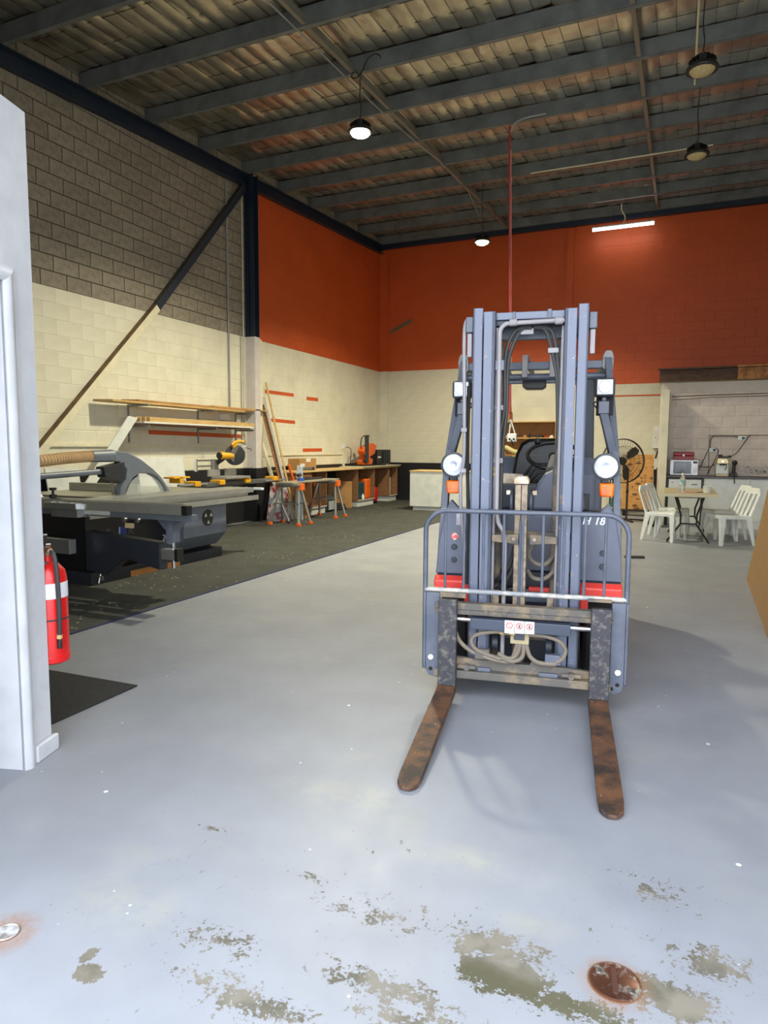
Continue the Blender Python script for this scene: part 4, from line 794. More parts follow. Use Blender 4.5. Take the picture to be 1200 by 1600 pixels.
# ---------------- boards and clamps in the corner by the column
def lean(name, lab, m, y0, y1, zt, x0, xt, th=.016):
    simple(name, lab, 'board', m, B().prism([(x0, y0, .0125), (x0, y1, .0125), (xt, y1, zt), (xt, y0, zt)], (th, 0, .003)), .001)
lean('leaning_board', 'brown MDF board leaning in the corner beside the column', timber, 10.98, 11.03, 2.62, -6.66, LX+.09)
lean('leaning_board', 'white edged sheet leaning beside the column', whitemel, 10.95, 11.02, 2.35, -6.70, LX+.06)
lean('leaning_board', 'wide raw particleboard sheet leaning behind the others at the column', chip, 10.89, 11.02, 2.2, -6.74, LX+.03)
lean('leaning_board', 'pale grey marked sheet leaning low beside the column', mat('pale_sheet', lin(206,202,180), .6, c2=lin(150,146,130), scale=2), 10.89, 11.0, 1.52, -6.86, LX+.005)
T = thing('bar_clamp', 'orange bar clamp standing against the leaning boards', 'clamp', (-6.57, 10.85, .7))
wp(T, 'bar', orangep, B().beam((-6.62,10.72,1.07), (-6.56,10.82,.72), .05, .03), .004); wp(T, 'jaw', orangep, B().box(-6.62,10.78,.70,-6.52,11.0,.78), .006); wp(T, 'knob', black, B().cyl((-6.58,10.98,.86), (-6.56,11.06,.88), .03), .004)
simple('aluminium_channel', 'pale aluminium channel standing upright behind the step trestle', 'channel', mat('pale_alu', lin(196,208,214), .4, .3), B().prism([(-6.70,11.05,.0125), (-6.56,11.09,.0125), (-6.57,11.10,1.02), (-6.65,11.07,1.05)], (.02,.02,0)), .002)
simple('plastic_bag', 'crumpled clear bag of red offcuts on the floor behind the trestle', 'bag', mat('bag_plastic', lin(188,184,186), .35, c2=lin(150,40,36), scale=7, lo=.52, hi=.6), B().prism([(-6.98,10.50,.012), (-6.70,10.55,.012), (-6.68,10.72,.012), (-6.72,10.68,.62), (-6.95,10.6,.66)], (0,.16,0)), .03)
simple('carton', 'brown carton under the bench end behind the trestle leg', 'box', carton, B().box(-6.74, 11.25, .0125, -6.60, 11.46, .20), .003)
# ---------------- two aluminium work trestles with a plank
def trestle():
    t = thing('step_trestle', 'aluminium step trestle with orange feet under the plank', 'trestle', (0,0,0), 0, 'trestles carrying the plank')
    for sx in (-1, 1):
        for sy in (-1, 1):
            B().beam((sx*.19, sy*.03, .69), (sx*.29, sy*.20, .04), .045, .028, (1,0,0)).obj('leg', alu, t, bevel=.003)
            B().box(sx*.295-.035, sy*.205-.03, 0, sx*.295+.035, sy*.205+.03, .055).obj('foot', orangep, t, bevel=.008)
    for sy in (-1, 1):
        for k in (.25, .72): B().beam((-.19-.1*k, sy*(.03+.17*k), .69-.65*k+.16), (.19+.1*k, sy*(.03+.17*k), .69-.65*k+.16), .03, .018).obj('rung', mat('dull_alu', lin(128,132,132), .45, .6), t, bevel=.002)
    B().box(-.24, -.09, .70, .24, .09, .735).obj('tread', alu, t, bevel=.004)
    for sx in (-1, 1): B().box(sx*.235-.035, -.07, .62, sx*.235+.03, .07, .737).obj('hinge_cap', orangep, t, bevel=.008)
    return t
t0 = trestle(); t0.location = (-6.33, 10.30, .011); t0['label'] = 'aluminium step trestle with orange feet nearer the saw stand, under the plank'
dup(t0, (-6.35, 11.72, .011), 0, 'aluminium step trestle with orange feet nearer the workbench, under the plank')
simple('work_plank', 'weathered plank laid across the two aluminium trestles', 'plank', mat('grey_plank', lin(150,142,122), .7, c2=lin(120,112,96), scale=5), B().box(-6.52, 10.15, .7485, -6.20, 11.95, .775), .003)
simple('tape_roll', 'blue roll of tape on the trestle plank', 'tape', blueT, B().lathe([(.035,0), (.062,0), (.062,.05), (.035,.05)], (-6.36, 10.72, .7755), (0,0,1), 20), .002)
simple('spirit_level', 'dark straight bar lying on the trestle plank', 'tool', darkgrey, B().box(-6.46, 10.90, .7755, -6.40, 11.6, .815), .003)
# ---------------- white island cabinet
IC = thing('island_cabinet', 'low white island cabinet with plywood top standing near the forklift', 'cabinet', (-4.6, 14.2, .011))
wp(IC, 'body', whitemel, B().box(-5.44, 13.90, .10, -3.7, 14.55, .865), .002); wp(IC, 'kickboard', whitemel, B().box(-5.39, 13.95, .0005 if False else .012, -3.75, 14.5, .099), .001); wp(IC, 'top', ply, B().box(-5.45, 13.87, .866, -3.68, 14.58, .895), .002)
for x0, x1 in ((-5.44, -4.645), (-4.64, -4.30), (-4.295, -3.70)): wp(IC, 'door', whitemel, B().box(x0+.002, 13.882, .105, x1-.002, 13.8995, .862), .0015)
# ================================================================ kitchen corner and back of the room
kf = 13.33
counter = mat('dark_laminate', lin(66,58,54), .35)
simple('countertop', 'dark laminate kitchen worktop along the block wall', 'countertop', counter, B().box(-.185, kf-.04, .885, RX-.01, KY-.0005, .918), .004)
fr = thing('bar_fridge', 'small white bar fridge in a dark frame under the worktop', 'fridge', (.12, 13.6, 0))
wp(fr, 'surround', darkgrey, B().box(-.178, kf+.02, .0, -.15, KY-.03, .88).box(.405, kf-.01, .0, .435, KY-.03, .88).box(-.15, kf+.03, .862, .405, KY-.03, .88), .002)
wp(fr, 'body', plastic, B().box(-.145, kf+.03, .0, .40, KY-.04, .855), .006)
fd = wp(fr, 'door', plastic, B().box(-.143, kf-.005, .03, .398, kf+.029, .85), .008)
B().box(.235, kf-.007, .755, .335, kf-.0055, .775).obj('badge', mat('badge_grey', lin(110,112,114), .4), fd); B().box(-.10, kf-.007, .79, -.06, kf-.0055, .80).obj('badge', darkgrey, fd)
for x0, x1, lab in ((.44, 1.165, 'white kitchen base cabinet next to the bar fridge'), (1.168, 1.95, 'white kitchen base cabinet right of the seam below the coffee machine'), (1.953, RX-.02, 'white kitchen base cabinet at the right wall')):
    c = thing('base_cabinet', lab, 'cabinet', ((x0+x1)/2, 13.6, 0))
    wp(c, 'body', whitemel, B().box(x0, kf+.02, .13, x1, KY-.03, .884), .001); wp(c, 'door', whitemel, B().box(x0+.0015, kf, .135, x1-.0015, kf+.0195, .872), .0015); wp(c, 'kickboard', whitemel, B().box(x0, kf+.025, 0, x1, kf+.045, .129), .001)
mw = thing('microwave', 'silver microwave oven with black glass door on the worktop', 'microwave', (.1, 13.6, .9185))
wp(mw, 'body', mat('silver_body', lin(198,198,202), .35, .4), B().box(-.135, 13.45, .925, .335, 13.80, 1.20), .006)
wp(mw, 'door', mat('oven_glass', lin(26,30,38), .12), B().box(-.075, 13.44, .95, .22, 13.4495, 1.175), .004); wp(mw, 'door_window', mat('oven_window', lin(70,80,92), .12), B().box(-.05, 13.437, .985, .14, 13.4395, 1.145), .002)
wp(mw, 'display', black, B().box(.25, 13.444, 1.14, .32, 13.4495, 1.18), .002)
for k in range(4): wp(mw, 'key', plastic, B().box(.255, 13.444, .975+.038*k, .315, 13.4495, 1.0+.038*k), .002)
for x in (-.1, .3): wp(mw, 'foot', black, B().box(x-.02, 13.5, .9185, x+.02, 13.75, .925), 0)
rbx = thing('cash_box', 'dark red cash box on top of the microwave', 'box', (.09, 13.6, 1.2005))
wp(rbx, 'body', mat('dark_red', lin(140,18,30), .4), B().box(-.088, 13.50, 1.2005, .262, 13.74, 1.275), .008); wp(rbx, 'lid', mat('dark_red', lin(140,18,30), .4), B().box(-.09, 13.498, 1.276, .264, 13.742, 1.345), .018); wp(rbx, 'latch', steel, B().cyl((.087,13.485,1.285), (.087,13.499,1.285), .022), .003)
cm = thing('coffee_machine', 'white and gold coffee machine with black top on the worktop', 'coffee machine', (.73, 13.55, .9185))
gold = mat('champagne_gold', lin(176,160,116), .3, .6)
wp(cm, 'base', gold, B().box(.625, 13.44, .9185, .835, 13.72, .955), .012); wp(cm, 'front_panel', plastic, B().box(.63, 13.50, .956, .83, 13.70, 1.135), .006); wp(cm, 'head', gold, B().prism([(.625,13.45,1.136), (.835,13.45,1.136), (.825,13.45,1.20), (.80,13.45,1.245), (.66,13.45,1.245), (.635,13.45,1.20)], (0,.26,0)), .012)
wp(cm, 'group_head', black, B().cyl((.73,13.46,1.115), (.73,13.46,1.136), .05), .003); wp(cm, 'dial', chrome, B().cyl((.73,13.43,1.185), (.73,13.449,1.185), .022), .003, True)
wp(cm, 'steam_wand', chrome, B().tube([(.79,13.455,1.13), (.795,13.44,1.08), (.77,13.43,1.03)], .008, 6), 0)
wp(cm, 'top_tray', black, B().box(.66, 13.46, 1.246, .86, 13.70, 1.272).cyl((.69,13.55,1.27), (.69,13.55,1.305), .035).cyl((.84,13.5,1.26), (.84,13.5,1.29), .03), .006)
gr = thing('hand_blender', 'black hand blender standing beside the coffee machine', 'appliance', (.90, 13.5, .9185))
wp(gr, 'stand', black, B().box(.85, 13.44, .9185, .975, 13.56, .985), .012); wp(gr, 'shaft', black, B().cyl((.915,13.5,.985), (.92,13.5,1.13), .03, .026), .003, True); wp(gr, 'head', black, B().lathe([(.0,-.05), (.035,-.035), (.048,0), (.035,.035), (0,.05)], (.925,13.5,1.16), (0,0,1), 16), 0, True); wp(gr, 'cord', black, B().tube([(.92,13.43,.96), (.915,13.275,.935), (.92,13.272,.84), (.925,13.272,.80)], .010, 6), 0)
for a, pts in enumerate(([(.885,13.55,1.285), (.98,13.7,1.36), (1.13,13.83,1.60), (1.18,13.86,1.66)], [(.34,13.6,1.09), (.45,13.7,1.07), (.55,13.75,1.08), (.612,13.7,1.13)], [(.62,13.86,1.43), (.67,13.85,1.36), (.60,13.84,1.15), (.50,13.80,.93)], [(.52,13.86,1.43), (.45,13.84,1.25), (.36,13.7,1.03)])):
    simple('appliance_cord', ('black cord from the coffee machine up to the wall socket', 'black cord between the microwave and the coffee machine', 'black cord hanging from the lower kitchen socket to the worktop', 'black cord from the lower kitchen socket to the microwave')[a], 'cord', black, B().tube(curve(pts, 6), .007, 6), 0, True)
# folding table
tb = thing('folding_table', 'beige plastic folding table with black steel legs', 'table', (.2, 11.6, 0))
wp(tb, 'tabletop', mat('beige_plastic', lin(172,156,124), .45), B().box(-.20, 10.82, .71, .56, 12.45, .742), .012)
wp(tb, 'table_edge', mat('table_rim', lin(196,186,158), .45), B().box(-.205, 10.812, .694, .565, 10.832, .7385).box(-.205, 10.832, .694, -.19, 12.45, .7385).box(.55, 10.832, .694, .565, 12.45, .7385), .004)
for y, s in ((10.98, -1), (12.25, 1)):
    for sx in (-1, 1): wp(tb, 'leg', black, B().tube([(.18+sx*.20, y+s*.02, .70), (.18+sx*.11, y, .42), (.18+sx*.11, y, .28), (.18+sx*.29, y-s*.02, .004)], .014, 8), 0, True)
    wp(tb, 'leg_brace', black, B().cyl((.06,y,.285), (.30,y,.285), .013), 0, True); wp(tb, 'leg_brace', black, B().cyl((.02,y,.685), (.34,y,.685), .012), 0, True); wp(tb, 'leg_brace', black, B().cyl((.18,y,.68), (.18,y-s*.45,.70), .010), 0)
bt = thing('water_bottle', 'clear plastic water bottle with white cap on the beige table', 'bottle', (.075, 11.25, .7425))
bo = Vector((.075, 11.25, .7425))
wp(bt, 'bottle', mat('pet_plastic', (.9,.96,.95,1), .05, trans=.9), B().lathe([(.036,0), (.042,.01), (.042,.10), (.040,.11), (.042,.12), (.042,.19), (.03,.225), (.016,.25), (.016,.27)], bo, (0,0,1), 18), 0, True)
wp(bt, 'label_sleeve', mat('bottle_label', lin(196,214,214), .4, c2=lin(60,130,130), scale=14), B().lathe([(.0428,.105), (.0432,.106), (.0432,.185), (.0428,.186)], bo, (0,0,1), 18), 0, True); wp(bt, 'cap', plastic, B().cyl(bo+Vector((0,0,.268)), bo+Vector((0,0,.292)), .018), .002, True)
simple('takeaway_tub', 'white takeaway tub on the beige table', 'tub', plastic, B().lathe([(.05,0), (.062,.095), (.066,.10), (.058,.10)], (.42, 11.25, .7425), (0,0,1), 20), 0, True)
simple('leaflet', 'orange leaflet lying flat on the beige table', 'paper', mat('orange_paper', lin(206,90,54), .6), B().box(.10, 11.18, .7425, .27, 11.34, .744), 0)
simple('pen', 'dark pen lying beside the orange leaflet', 'pen', black, B().cyl((.28,11.20,.7475), (.37,11.28,.7475), .005, n=8), 0)
# white plastic chairs
def chair():
    t = thing('plastic_chair', 'x', 'chair', (0,0,0), 0, 'white plastic chairs round the beige table')
    pl = mat('white_resin', lin(226,228,226), .38)
    seat = []; 
    B().prism([(-.20,-.21,.425), (.20,-.21,.425), (.22,.0,.42), (.21,.22,.415), (-.21,.22,.415), (-.22,0,.42)], (0,0,.018)).obj('seat', pl, t, bevel=.008)
    B().box(-.21,-.225,.385,.21,-.205,.44).box(-.225,-.21,.385,-.205,.21,.435).box(.205,-.21,.385,.225,.21,.435).obj('seat_apron', pl, t, bevel=.006)
    for sx in (-1, 1):
        B().hexa([(sx*.215,-.235,.0), (sx*.255,-.235,0), (sx*.255,-.19,0), (sx*.235,-.205,0)], [(sx*.15,-.228,.43), (sx*.228,-.228,.43), (sx*.228,-.15,.43), (sx*.21,-.205,.43)]).obj('leg', pl, t, bevel=.004)
        B().hexa([(sx*.215,.28,.0), (sx*.25,.28,0), (sx*.25,.24,0), (sx*.225,.25,0)], [(sx*.15,.225,.43), (sx*.222,.225,.43), (sx*.222,.13,.43), (sx*.205,.205,.43)]).obj('leg', pl, t, bevel=.004)
        B().hexa([(sx*.155,.20,.42), (sx*.215,.20,.42), (sx*.215,.235,.42), (sx*.155,.235,.42)], [(sx*.15,.335,.76), (sx*.205,.335,.76), (sx*.205,.355,.76), (sx*.15,.355,.76)]).obj('back_stile', pl, t, bevel=.006)
    for x in (-.055, .055): B().hexa([(x-.03,.205,.43), (x+.03,.205,.43), (x+.03,.22,.43), (x-.03,.22,.43)], [(x*1.2-.026,.335,.77), (x*1.2+.026,.335,.77), (x*1.2+.026,.347,.77), (x*1.2-.026,.347,.77)]).obj('back_slat', pl, t, bevel=.004)
    B().hexa([(-.207,.330,.745), (.207,.330,.745), (.15,.346,.835), (-.15,.346,.835)], [(-.207,.358,.745), (.207,.358,.745), (.15,.372,.835), (-.15,.372,.835)]).obj('top_rail', pl, t, bevel=.010)
    return t
c0 = chair()
spots = [(-.14, 11.14, math.pi/2-.40, 'white plastic chair pushed in near the corner of the table facing the water bottle'), (-.08, 11.86, math.pi/2-.30, 'white plastic chair behind another on the fan side of the table'),
         (.72, 11.12, -math.pi/2+.42, 'white plastic chair on the cabinet side of the table, nearer the white tub'), (.68, 11.85, -math.pi/2+.40, 'white plastic chair behind another on the side of the table away from the fan')]
for i, (x, y, a, lab) in enumerate(spots):
    if i == 0: c0.location = (x, y, 0); c0.rotation_euler = (0, 0, a); c0['label'] = lab
    else: dup(c0, (x, y, 0), a, lab)
# pedestal fan
FN = thing('pedestal_fan', 'large black pedestal fan beside the plywood panel', 'fan', (-.88, 13.75, 0))
fc = Vector((-.97, 13.72, 1.165)); fa = Vector((.50, -.86, .06)).normalized(); fu = Vector((0,0,1)); fr_ = fa.cross(fu).normalized(); fu = fr_.cross(fa)
fm = mat('fan_black', lin(34,30,28), .5)
wp(FN, 'pole', fm, B().cyl((-.88,13.80,.04), (-.88,13.80,1.02), .02).cyl((-.88,13.80,.55), (-.88,13.80,.60), .03), 0, True)
for k in range(4): a = .4+k*math.pi/2; wp(FN, 'foot', fm, B().beam((-.88,13.80,.035), (-.88+math.cos(a)*.34,13.80+math.sin(a)*.34,.018), .04, .03), .003)
wp(FN, 'motor', fm, B().cyl(fc-fa*.02, fc-fa*.22, .08, .06).beam((-.88,13.80,1.0), fc-fa*.1, .05, .05), .006, True)
g = B(); R_ = .42
for dd in (-.07, .07): g.tube([fc+fa*dd*.3+(fr_*math.cos(a)+fu*math.sin(a))*R_ for a in [2*math.pi*k/48 for k in range(48)]], .009, 6, True)
wp(FN, 'cage_rim', fm, g, 0, True)
g = B()
for sgn in (-1, 1):
    for k in range(40):
        a = 2*math.pi*k/40; d = fr_*math.cos(a)+fu*math.sin(a)
        g.tube([fc+fa*sgn*.02+d*R_, fc+fa*sgn*.085+d*.30, fc+fa*sgn*.11+d*.09], .0028, 4)
    for rr, dd in ((.28, .09), (.09, .11)): g.tube([fc+fa*sgn*dd+(fr_*math.cos(a)+fu*math.sin(a))*rr for a in [2*math.pi*k/36 for k in range(36)]], .003, 4, True)
wp(FN, 'cage_wires', fm, g, 0)
for k in range(3):
    a0 = math.radians(20+120*k); pts = []
    for rr, w, tw in ((.06,.05,.03), (.18,.13,.035), (.30,.15,.03), (.37,.09,.02)):
        d = fr_*math.cos(a0)+fu*math.sin(a0); n_ = -fr_*math.sin(a0)+fu*math.cos(a0); pts.append((fc+d*rr-n_*w/2-fa*tw, fc+d*rr+n_*w/2+fa*tw))
    vs = [p for q in pts for p in q]; vs2 = [p+fa*.004 for p in vs]; fs = []
    for i in range(3): fs += [(2*i,2*i+1,2*i+3,2*i+2), (8+2*i+2,8+2*i+3,8+2*i+1,8+2*i)]
    for i in range(3): fs += [(2*i,2*i+2,8+2*i+2,8+2*i), (2*i+3,2*i+1,8+2*i+1,8+2*i+3)]
    fs += [(0,8,9,1), (7,15,14,6)]; wp(FN, 'blade', fm, B().add(vs+vs2, fs), 0)
wp(FN, 'hub', fm, B().cyl(fc+fa*.03, fc-fa*.03, .06), .004, True)
# plywood sheet on a trolley
PT = thing('panel_trolley', 'black panel trolley with rubber wheels behind the fan', 'trolley', (-.75, 15.0, 0))
wp(PT, 'deck', black, B().box(-1.1, 14.85, .10, -.30, 15.25, .135), .004); wp(PT, 'push_frame', black, B().tube([(-.40,15.22,.13), (-.40,15.25,1.0), (-.34,15.25,1.0)], .016, 6), 0)
for x in (-1.0, -.38):
    for y in (14.92, 15.18): wp(PT, 'wheel', rubber, B().cyl((x-.03,y,.062), (x+.03,y,.062), .06, n=16), .004, True)
t = NT('knotty_plywood'); v = t.n.new('ShaderNodeTexVoronoi'); v.inputs['Scale'].default_value = 1; t.link(t.scaled((6, 6, 13)), v.inputs['Vector'])
kn = t.math('MULTIPLY', t.map(v.outputs['Distance'], .42, .30), t.map(t.noise(3, 2, .5, t.scaled((2.2,1,.2), (1.2,0,0))), .46, .56))
plyk = t.out(t.mix(kn, t.mix(t.map(t.noise(4, 4, .6, t.scaled((1,1,8))), .4, .6), lin(200,150,84), lin(184,130,68)), lin(104,66,34)), .6)
simple('plywood_sheet', 'knotty plywood sheet standing on the black trolley', 'panel', plyk, B().box(-1.07, 14.95, .1355, -.46, 14.975, 1.285), .002)
simple('tool_case', 'black wheeled tool case behind the plastic chair', 'case', rubber, B().box(-.46, 12.92, .001, -.22, 13.2, .32), .05)
simple('storage_shelf', 'low shelf unit with pale boxes behind the forklift post', 'shelf', mat('shelf_pale', lin(190,190,178), .5), B().box(-1.38, 15.4, .10, -.98, 15.8, .13).box(-1.38, 15.4, .50, -.98, 15.8, .53).box(-1.38, 15.4, .95, -.98, 15.8, .98).box(-1.38, 15.4, 0, -1.35, 15.8, .95).box(-1.01, 15.4, 0, -.98, 15.8, .95), .002)
simple('storage_box', 'green storage tub on the low shelf behind the fan', 'tub', mat('green_tub', lin(64,104,80), .5), B().box(-1.34, 15.42, .131, -1.02, 15.75, .30), .02)
simple('storage_box', 'pale grey storage tub on the low shelf behind the fan', 'tub', mat('grey_tub', lin(178,184,172), .5), B().box(-1.33, 15.42, .531, -1.03, 15.75, .82), .02)
# switch boxes at the back wall
for (a, b_, lab, z0, z1, th) in ((-.545, -.30, 'tall white electrical cabinet on the cream back wall', 1.41, 1.90, .16), (-.60, -.31, 'small square white switch box below the electrical cabinet', .93, 1.18, .12)):
    c = thing('electrical_box', lab, 'switch box', ((a+b_)/2, BY-.05, z0)); wp(c, 'box', plastic, B().box(a, BY-th, z0, b_, BY-.001, z1), .006)
    wp(c, 'door', plastic, B().box(a+.008, BY-th-.008, z0+.008, b_-.008, BY-th-.0005, z1-.008), .003)
    wp(c, 'lock', steel, B().cyl((a+.05, BY-th-.022, (z0+z1)/2), (a+.05, BY-th-.009, (z0+z1)/2), .016), .002)
simple('cable_bundle', 'dark cable run dropping behind the switch boxes', 'cable', black, B().box(-.50, BY-.06, .3, -.38, BY-.002, .929), .01)
simple('cable_bundle', 'black cables between the two white switch boxes', 'cable', black, B().tube(curve([(-.40,BY-.05,1.409), (-.45,BY-.06,1.30), (-.48,BY-.06,1.181)], 6), .018, 6), 0, True)
# wooden wall shelf, bench and hose seen through the mast
WS = thing('wall_shelf', 'open particleboard wall shelf with small parts on the back wall', 'shelf', (-3.6, 16.4, 1.2))
lt = mat('shelf_board', lin(196,156,96), .6); 
wp(WS, 'top_board', lt, B().box(-4.7, 16.25, 2.015, -2.70, BY-.002, 2.04), .002); wp(WS, 'shelf_board', lt, B().box(-4.7, 16.25, 1.625, -2.72, BY-.002, 1.65), .002); wp(WS, 'bottom_board', lt, B().box(-4.7, 16.25, 1.20, -2.70, BY-.002, 1.225), .002)
wp(WS, 'side_panel', lt, B().box(-2.70, 16.25, 1.20, -2.675, BY-.002, 2.04), .002); wp(WS, 'side_panel', lt, B().box(-4.73, 16.25, 1.20, -4.705, BY-.002, 2.04), .002); wp(WS, 'back_board', mat('shelf_back', lin(150,108,62), .7), B().box(-4.7, BY-.014, 1.226, -2.701, BY-.003, 2.014), 0)
rr = random.Random(4)
kinds = [('black', black), ('grey', darkgrey), ('white', plastic), ('brown', carton), ('red', redp)]
shapes = ('clamp', 'tin', 'block', 'bracket')
for i in range(12):
    x = -3.95+i*.105; nm, m = kinds[(0, 2, 3, 1, 0, 3, 0, 0, 1, 0, 4, 2)[i]]; h = rr.uniform(.05, .11)
    if i % 3 == 0: g = B().lathe([(.03,0), (.035,h*.7), (.02,h)], (x,16.35,1.6505), (0,0,1), 12)
    elif i % 3 == 1: g = B().tube(arc((x,16.35,1.6505+.012), .045, 0, math.pi, (1,0,0), (0,0,1), 8), .012, 6)
    else: g = B().prism([(x-.045,16.32,1.6505), (x+.045,16.32,1.6505), (x+.03,16.32,1.6505+h), (x-.035,16.32,1.6505+h*.7)], (0,.07,0))
    simple('shelf_item', f'small {nm} {("pot", "hooped fitting", "wedge block")[i % 3]} on the open wall shelf', 'hardware', m, g, .002, i % 3 == 0, f'small {nm} {("pots", "hooped fittings", "wedge blocks")[i % 3]} on the wall shelf')
simple('carton', 'brown carton standing directly on the open wall shelf', 'box', carton, B().box(-4.15, 16.28, 2.0405, -3.79, 16.55, 2.27), .006)
simple('carton', 'soft edged brown carton stacked on another above the wall shelf', 'box', carton, B().box(-4.14, 16.29, 2.2705, -3.815, 16.54, 2.47), .03)
EX = thing('dust_extractor', 'pale bench unit with a beige extraction hose in front of the wall shelf', 'machine', (-3.5, 15.4, .001))
wp(EX, 'cabinet', mat('pale_unit', lin(196,192,150), .5), B().box(-4.05, 15.2, .001, -2.7, 15.8, 1.20), .01); wp(EX, 'hose', mat('beige_hose', lin(178,164,112), .6), B().tube(curve([(-3.85,15.4,1.22), (-3.78,15.4,1.36), (-3.66,15.4,1.41), (-3.50,15.4,1.33), (-3.30,15.4,1.29), (-3.0,15.4,1.29), (-2.85,15.4,1.21)], 8), .055, 12), 0, True)
wp(EX, 'meter', plastic, B().box(-3.92, 15.22, 1.201, -3.66, 15.34, 1.31), .006); wp(EX, 'pad', black, B().box(-3.70, 15.21, 1.201, -3.50, 15.35, 1.225), .004)
# MDF sheets leaning on a timber frame at the right
tag(B().hexa([(.735,8.15,.0005), (.755,8.15,.0005), (1.035,8.15,1.83), (1.015,8.15,1.835)], [(.665,5.55,.0005), (.685,5.55,.0005), (.965,5.55,1.83), (.945,5.55,1.835)]).obj('mdf_sheet', mat('mdf_sheet', lin(150,112,62), .5), bevel=.001), 'large brown MDF sheet leaning by the right wall', 'panel')
FRM = thing('sheet_rack', 'timber A-frame rack holding the brown MDF sheet upright', 'rack', (1.3, 6.9, 0))
for y in (6.0, 7.6):
    wp(FRM, 'frame_post', timber, B().beam((.86,y,.0), (1.075 if y > 7 else 1.06,y,1.5), .06, .05), .002); wp(FRM, 'frame_post', timber, B().beam((1.7,y,.0), (1.09,y,1.5), .06, .05), .002); wp(FRM, 'frame_rail', timber, B().beam((.86,y,.05), (1.7,y,.05), .05, .05), .002)
wp(FRM, 'frame_rail', timber, B().beam((1.10,5.9,1.45), (1.10,7.7,1.45), .05, .05), .002)
simple('steel_bar', 'short dark steel bar lying on the grey floor behind the forklift', 'bar', mat('bar_steel', lin(80,78,76), .45, .6), B().beam((-.577,9.06,.016), (-.345,9.15,.016), .05, .03), .006)
# drain covers in the floor
for c, r, lab in (((-.093,1.750), .066, 'rusty round steel cover set in the flaking floor near the forks'), ((-1.714,1.224), .034, 'small worn round cover set in the floor at the door')):
    D = thing('floor_cover', lab, 'drain cover', (c[0], c[1], .0005))
    rm = MATS.get('rusted_cover') or worn('rusted_cover', lin(92,58,44), lin(150,146,140), 24, .52, .64, .35, .5)
    if r < .05: rm = mat('scuffed_cover', lin(196,198,204), .4, .3, c2=lin(120,110,100), scale=30)
    B().lathe([(r,0), (r,.003), (r*.94,.005), (r*.90,.003), (.002,.002)], (0,0,0), (0,0,1), 36).obj('cover', rm, D, smooth=True)
    B().lathe([(r*1.06,0), (r*1.06,.0018), (r*1.005,.0018)], (0,0,0), (0,0,1), 36).obj('rim', mat('rim_rust', lin(120,84,58), .7), D)
    if r > .05:
        B().beam((-.008,.045,.003), (.006,-.04,.003), .014, .006).obj('key_slot', mat('slot_rust', lin(70,36,24), .8), D)
        for a in (2.7, 5.9): B().lathe([(.009,0), (.008,.004), (.002,.005)], (math.cos(a)*.047, math.sin(a)*.047, .002), (0,0,1), 12).obj('bolt', steel, D, smooth=True)
# ================================================================ lamps
lampblack = mat('lamp_black', lin(18,18,20), .45)
def high_bay(label, x, y, z, lit, zt, power=0, seen=True):
    t = thing('high_bay_lamp', label, 'lamp', (x, y, z), 0, 'high bay lamps' )
    del t['group']
    B().lathe([(.155,0), (.162,.012), (.15,.035), (.115,.065), (.085,.075), (.08,.14), (.055,.15), (.02,.155)], (0,0,0), (0,0,1), 32).obj('housing', lampblack, t, smooth=True)
    fins = B()
    for k in range(18): a = 2*math.pi*k/18; d = Vector((math.cos(a), math.sin(a), 0)); fins.beam(d*.08+Vector((0,0,.10)), d*.125+Vector((0,0,.075)), .006, .055)
    fins.obj('fins', lampblack, t)
    m = mat('lamp_diffuser_lit', (1,.95,.72,1), .3, emit=60) if lit else mat('lamp_diffuser_off', lin(196,176,130), .3, c2=lin(160,140,96), scale=60)
    B().lathe([(.002,-.05), (.06,-.044), (.105,-.022), (.127,.004)], (0,0,0), (0,0,1), 32).obj('diffuser', m, t, smooth=True)
    B().tube([(-.04,0,.14), (0,0,.20), (.04,0,.14)], .006, 6).obj('hook', lampblack, t)
    B().tube(curve([(0,0,.19), (.01,0,.3), (-.01,.005,(zt-z)*.6), (0,0,zt-z)], 5), .006, 6).obj('hanging_cable', lampblack, t, smooth=True)
    if lit:
        l = bpy.data.lights.new('high_bay_light', 'AREA'); l.shape = 'DISK'; l.size = .25; l.energy = power; l.spread = math.radians(142); l.color = (1, .94, .68)
        lo = bpy.data.objects.new('high_bay_light', l); COL.objects.link(lo); lo.parent = t; lo.location = (0, 0, -.055)
    return t
PWR = 235
L1 = high_bay('lit high bay lamp hanging nearer the saw below the foil roof', -3.885, 8.07, 5.37, True, zr(8.06), PWR)
B().tube(curve([(0,0,.69), (-.06,-.02,.74), (-.12,-.02,.70), (-.04,-.03,.66), (.04,-.03,.72), (.10,-.03,.84), (.20,-.02,.90), (.28,-.01,.86), (.27,0,.80)], 6), .007, 6).obj('cable_loop', lampblack, L1, smooth=True)
high_bay('lit high bay lamp hanging near the orange back wall', -3.60, 12.83, 5.29, True, zr(12.82), PWR)
high_bay('unlit black high bay lamp over the beige folding table', .05, 10.45, 5.37, False, zr(10.44))
high_bay('unlit black high bay lamp hanging beside the bare ceiling conduit', .05, 8.07, 5.31, False, zr(8.06))
TL = thing('tube_light', 'lit fluorescent tube light hung below the roof at the orange back wall', 'lamp', (-1.35, 16.2, 6.3))
wp(TL, 'batten', plastic, B().box(-2.00, 16.16, 6.315, -.70, 16.24, 6.345), .003)
wp(TL, 'tube', mat('tube_lit', (1,.98,.94,1), .3, emit=6), B().cyl((-1.99,16.2,6.285), (-.71,16.2,6.285), .028, n=14), 0, True)
for x in (-1.6, -.8): wp(TL, 'hanger', steel, B().cyl((x,16.2,6.345), (x,16.2,zr(16.2)), .004, n=6), 0)
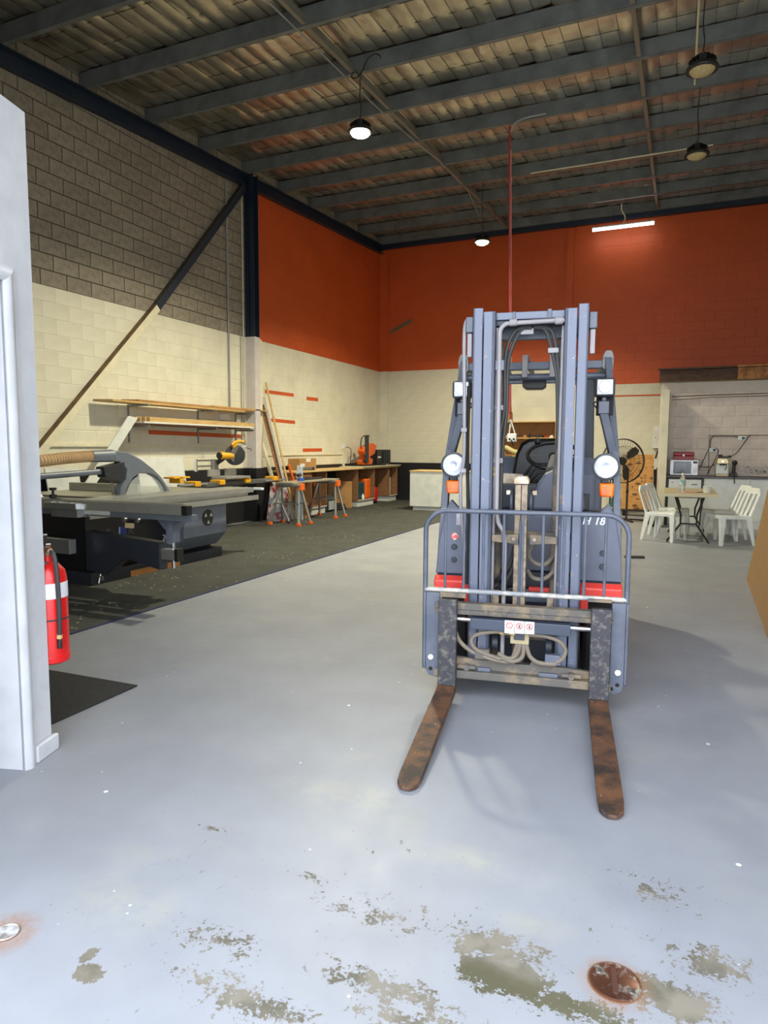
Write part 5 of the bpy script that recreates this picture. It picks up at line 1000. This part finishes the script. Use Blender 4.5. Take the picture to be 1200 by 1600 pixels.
wp(TL, 'lead', creamw, B().tube(curve([(-1.35,16.2,6.35), (-1.30,16.1,6.45), (-1.36,15.9,6.55), (-1.34,15.6,zr(15.6))], 6), .012, 6), 0)
l = bpy.data.lights.new('tube_glow', 'AREA'); l.shape = 'RECTANGLE'; l.size = 1.25; l.size_y = .06; l.energy = 2; l.color = (1, .96, .88)
lo = bpy.data.objects.new('tube_glow', l); COL.objects.link(lo); lo.parent = TL; lo.location = (0, 0, -.05)
# pendant power drop
PD = thing('power_drop', 'red conduit dropping from the roof to a white hanging double socket', 'power drop', (-2.46, 10.5, 1.5))
redc = mat('red_conduit', lin(190,52,44), .5)
wp(PD, 'conduit', pipe, B().tube(curve([(-2.0,10.42,zr(10.4)+.03), (-2.3,10.42,zr(10.46)+.02), (-2.47,10.45,zr(10.5)-.02), (-2.53,10.48,zr(10.5)-.12)], 5), .016, 8), 0, True)
wp(PD, 'conduit', redc, B().tube([(-2.545,10.49,zr(10.5)-.02), (-2.552,10.5,zr(10.5)-.12), (-2.50,10.5,4.3), (-2.455,10.5,2.4), (-2.44,10.5,1.86)], .016, 8), 0, True)
wp(PD, 'white_cord', plastic, B().tube([(-2.535,10.53,5.9), (-2.49,10.53,4.2), (-2.445,10.53,2.4), (-2.43,10.52,1.72)], .008, 6), 0, True)
for dx in (-.045, .045): wp(PD, 'sling', plastic, B().tube([(-2.43,10.49,1.86), (-2.40+dx,10.49,1.62)], .010, 6), 0, True)
for z in (1.95, 1.86, 1.80): wp(PD, 'cable_tie', black, B().cyl((-2.44,10.49,z-.004), (-2.44,10.49,z+.004), .024, n=8), 0)
sb = wp(PD, 'socket_box', plastic, B().box(-2.47, 10.46, 1.50, -2.33, 10.53, 1.625), .008)
for dx in (-.03, .035): B().cyl((-2.40+dx,10.445,1.54), (-2.40+dx,10.4595,1.54), .016, n=14).obj('socket_outlet', black, sb)
wp(PD, 'plug_lead', black, B().tube(curve([(-2.40,10.46,1.53), (-2.385,10.45,1.46), (-2.37,10.47,1.44)], 5), .009, 6), 0)
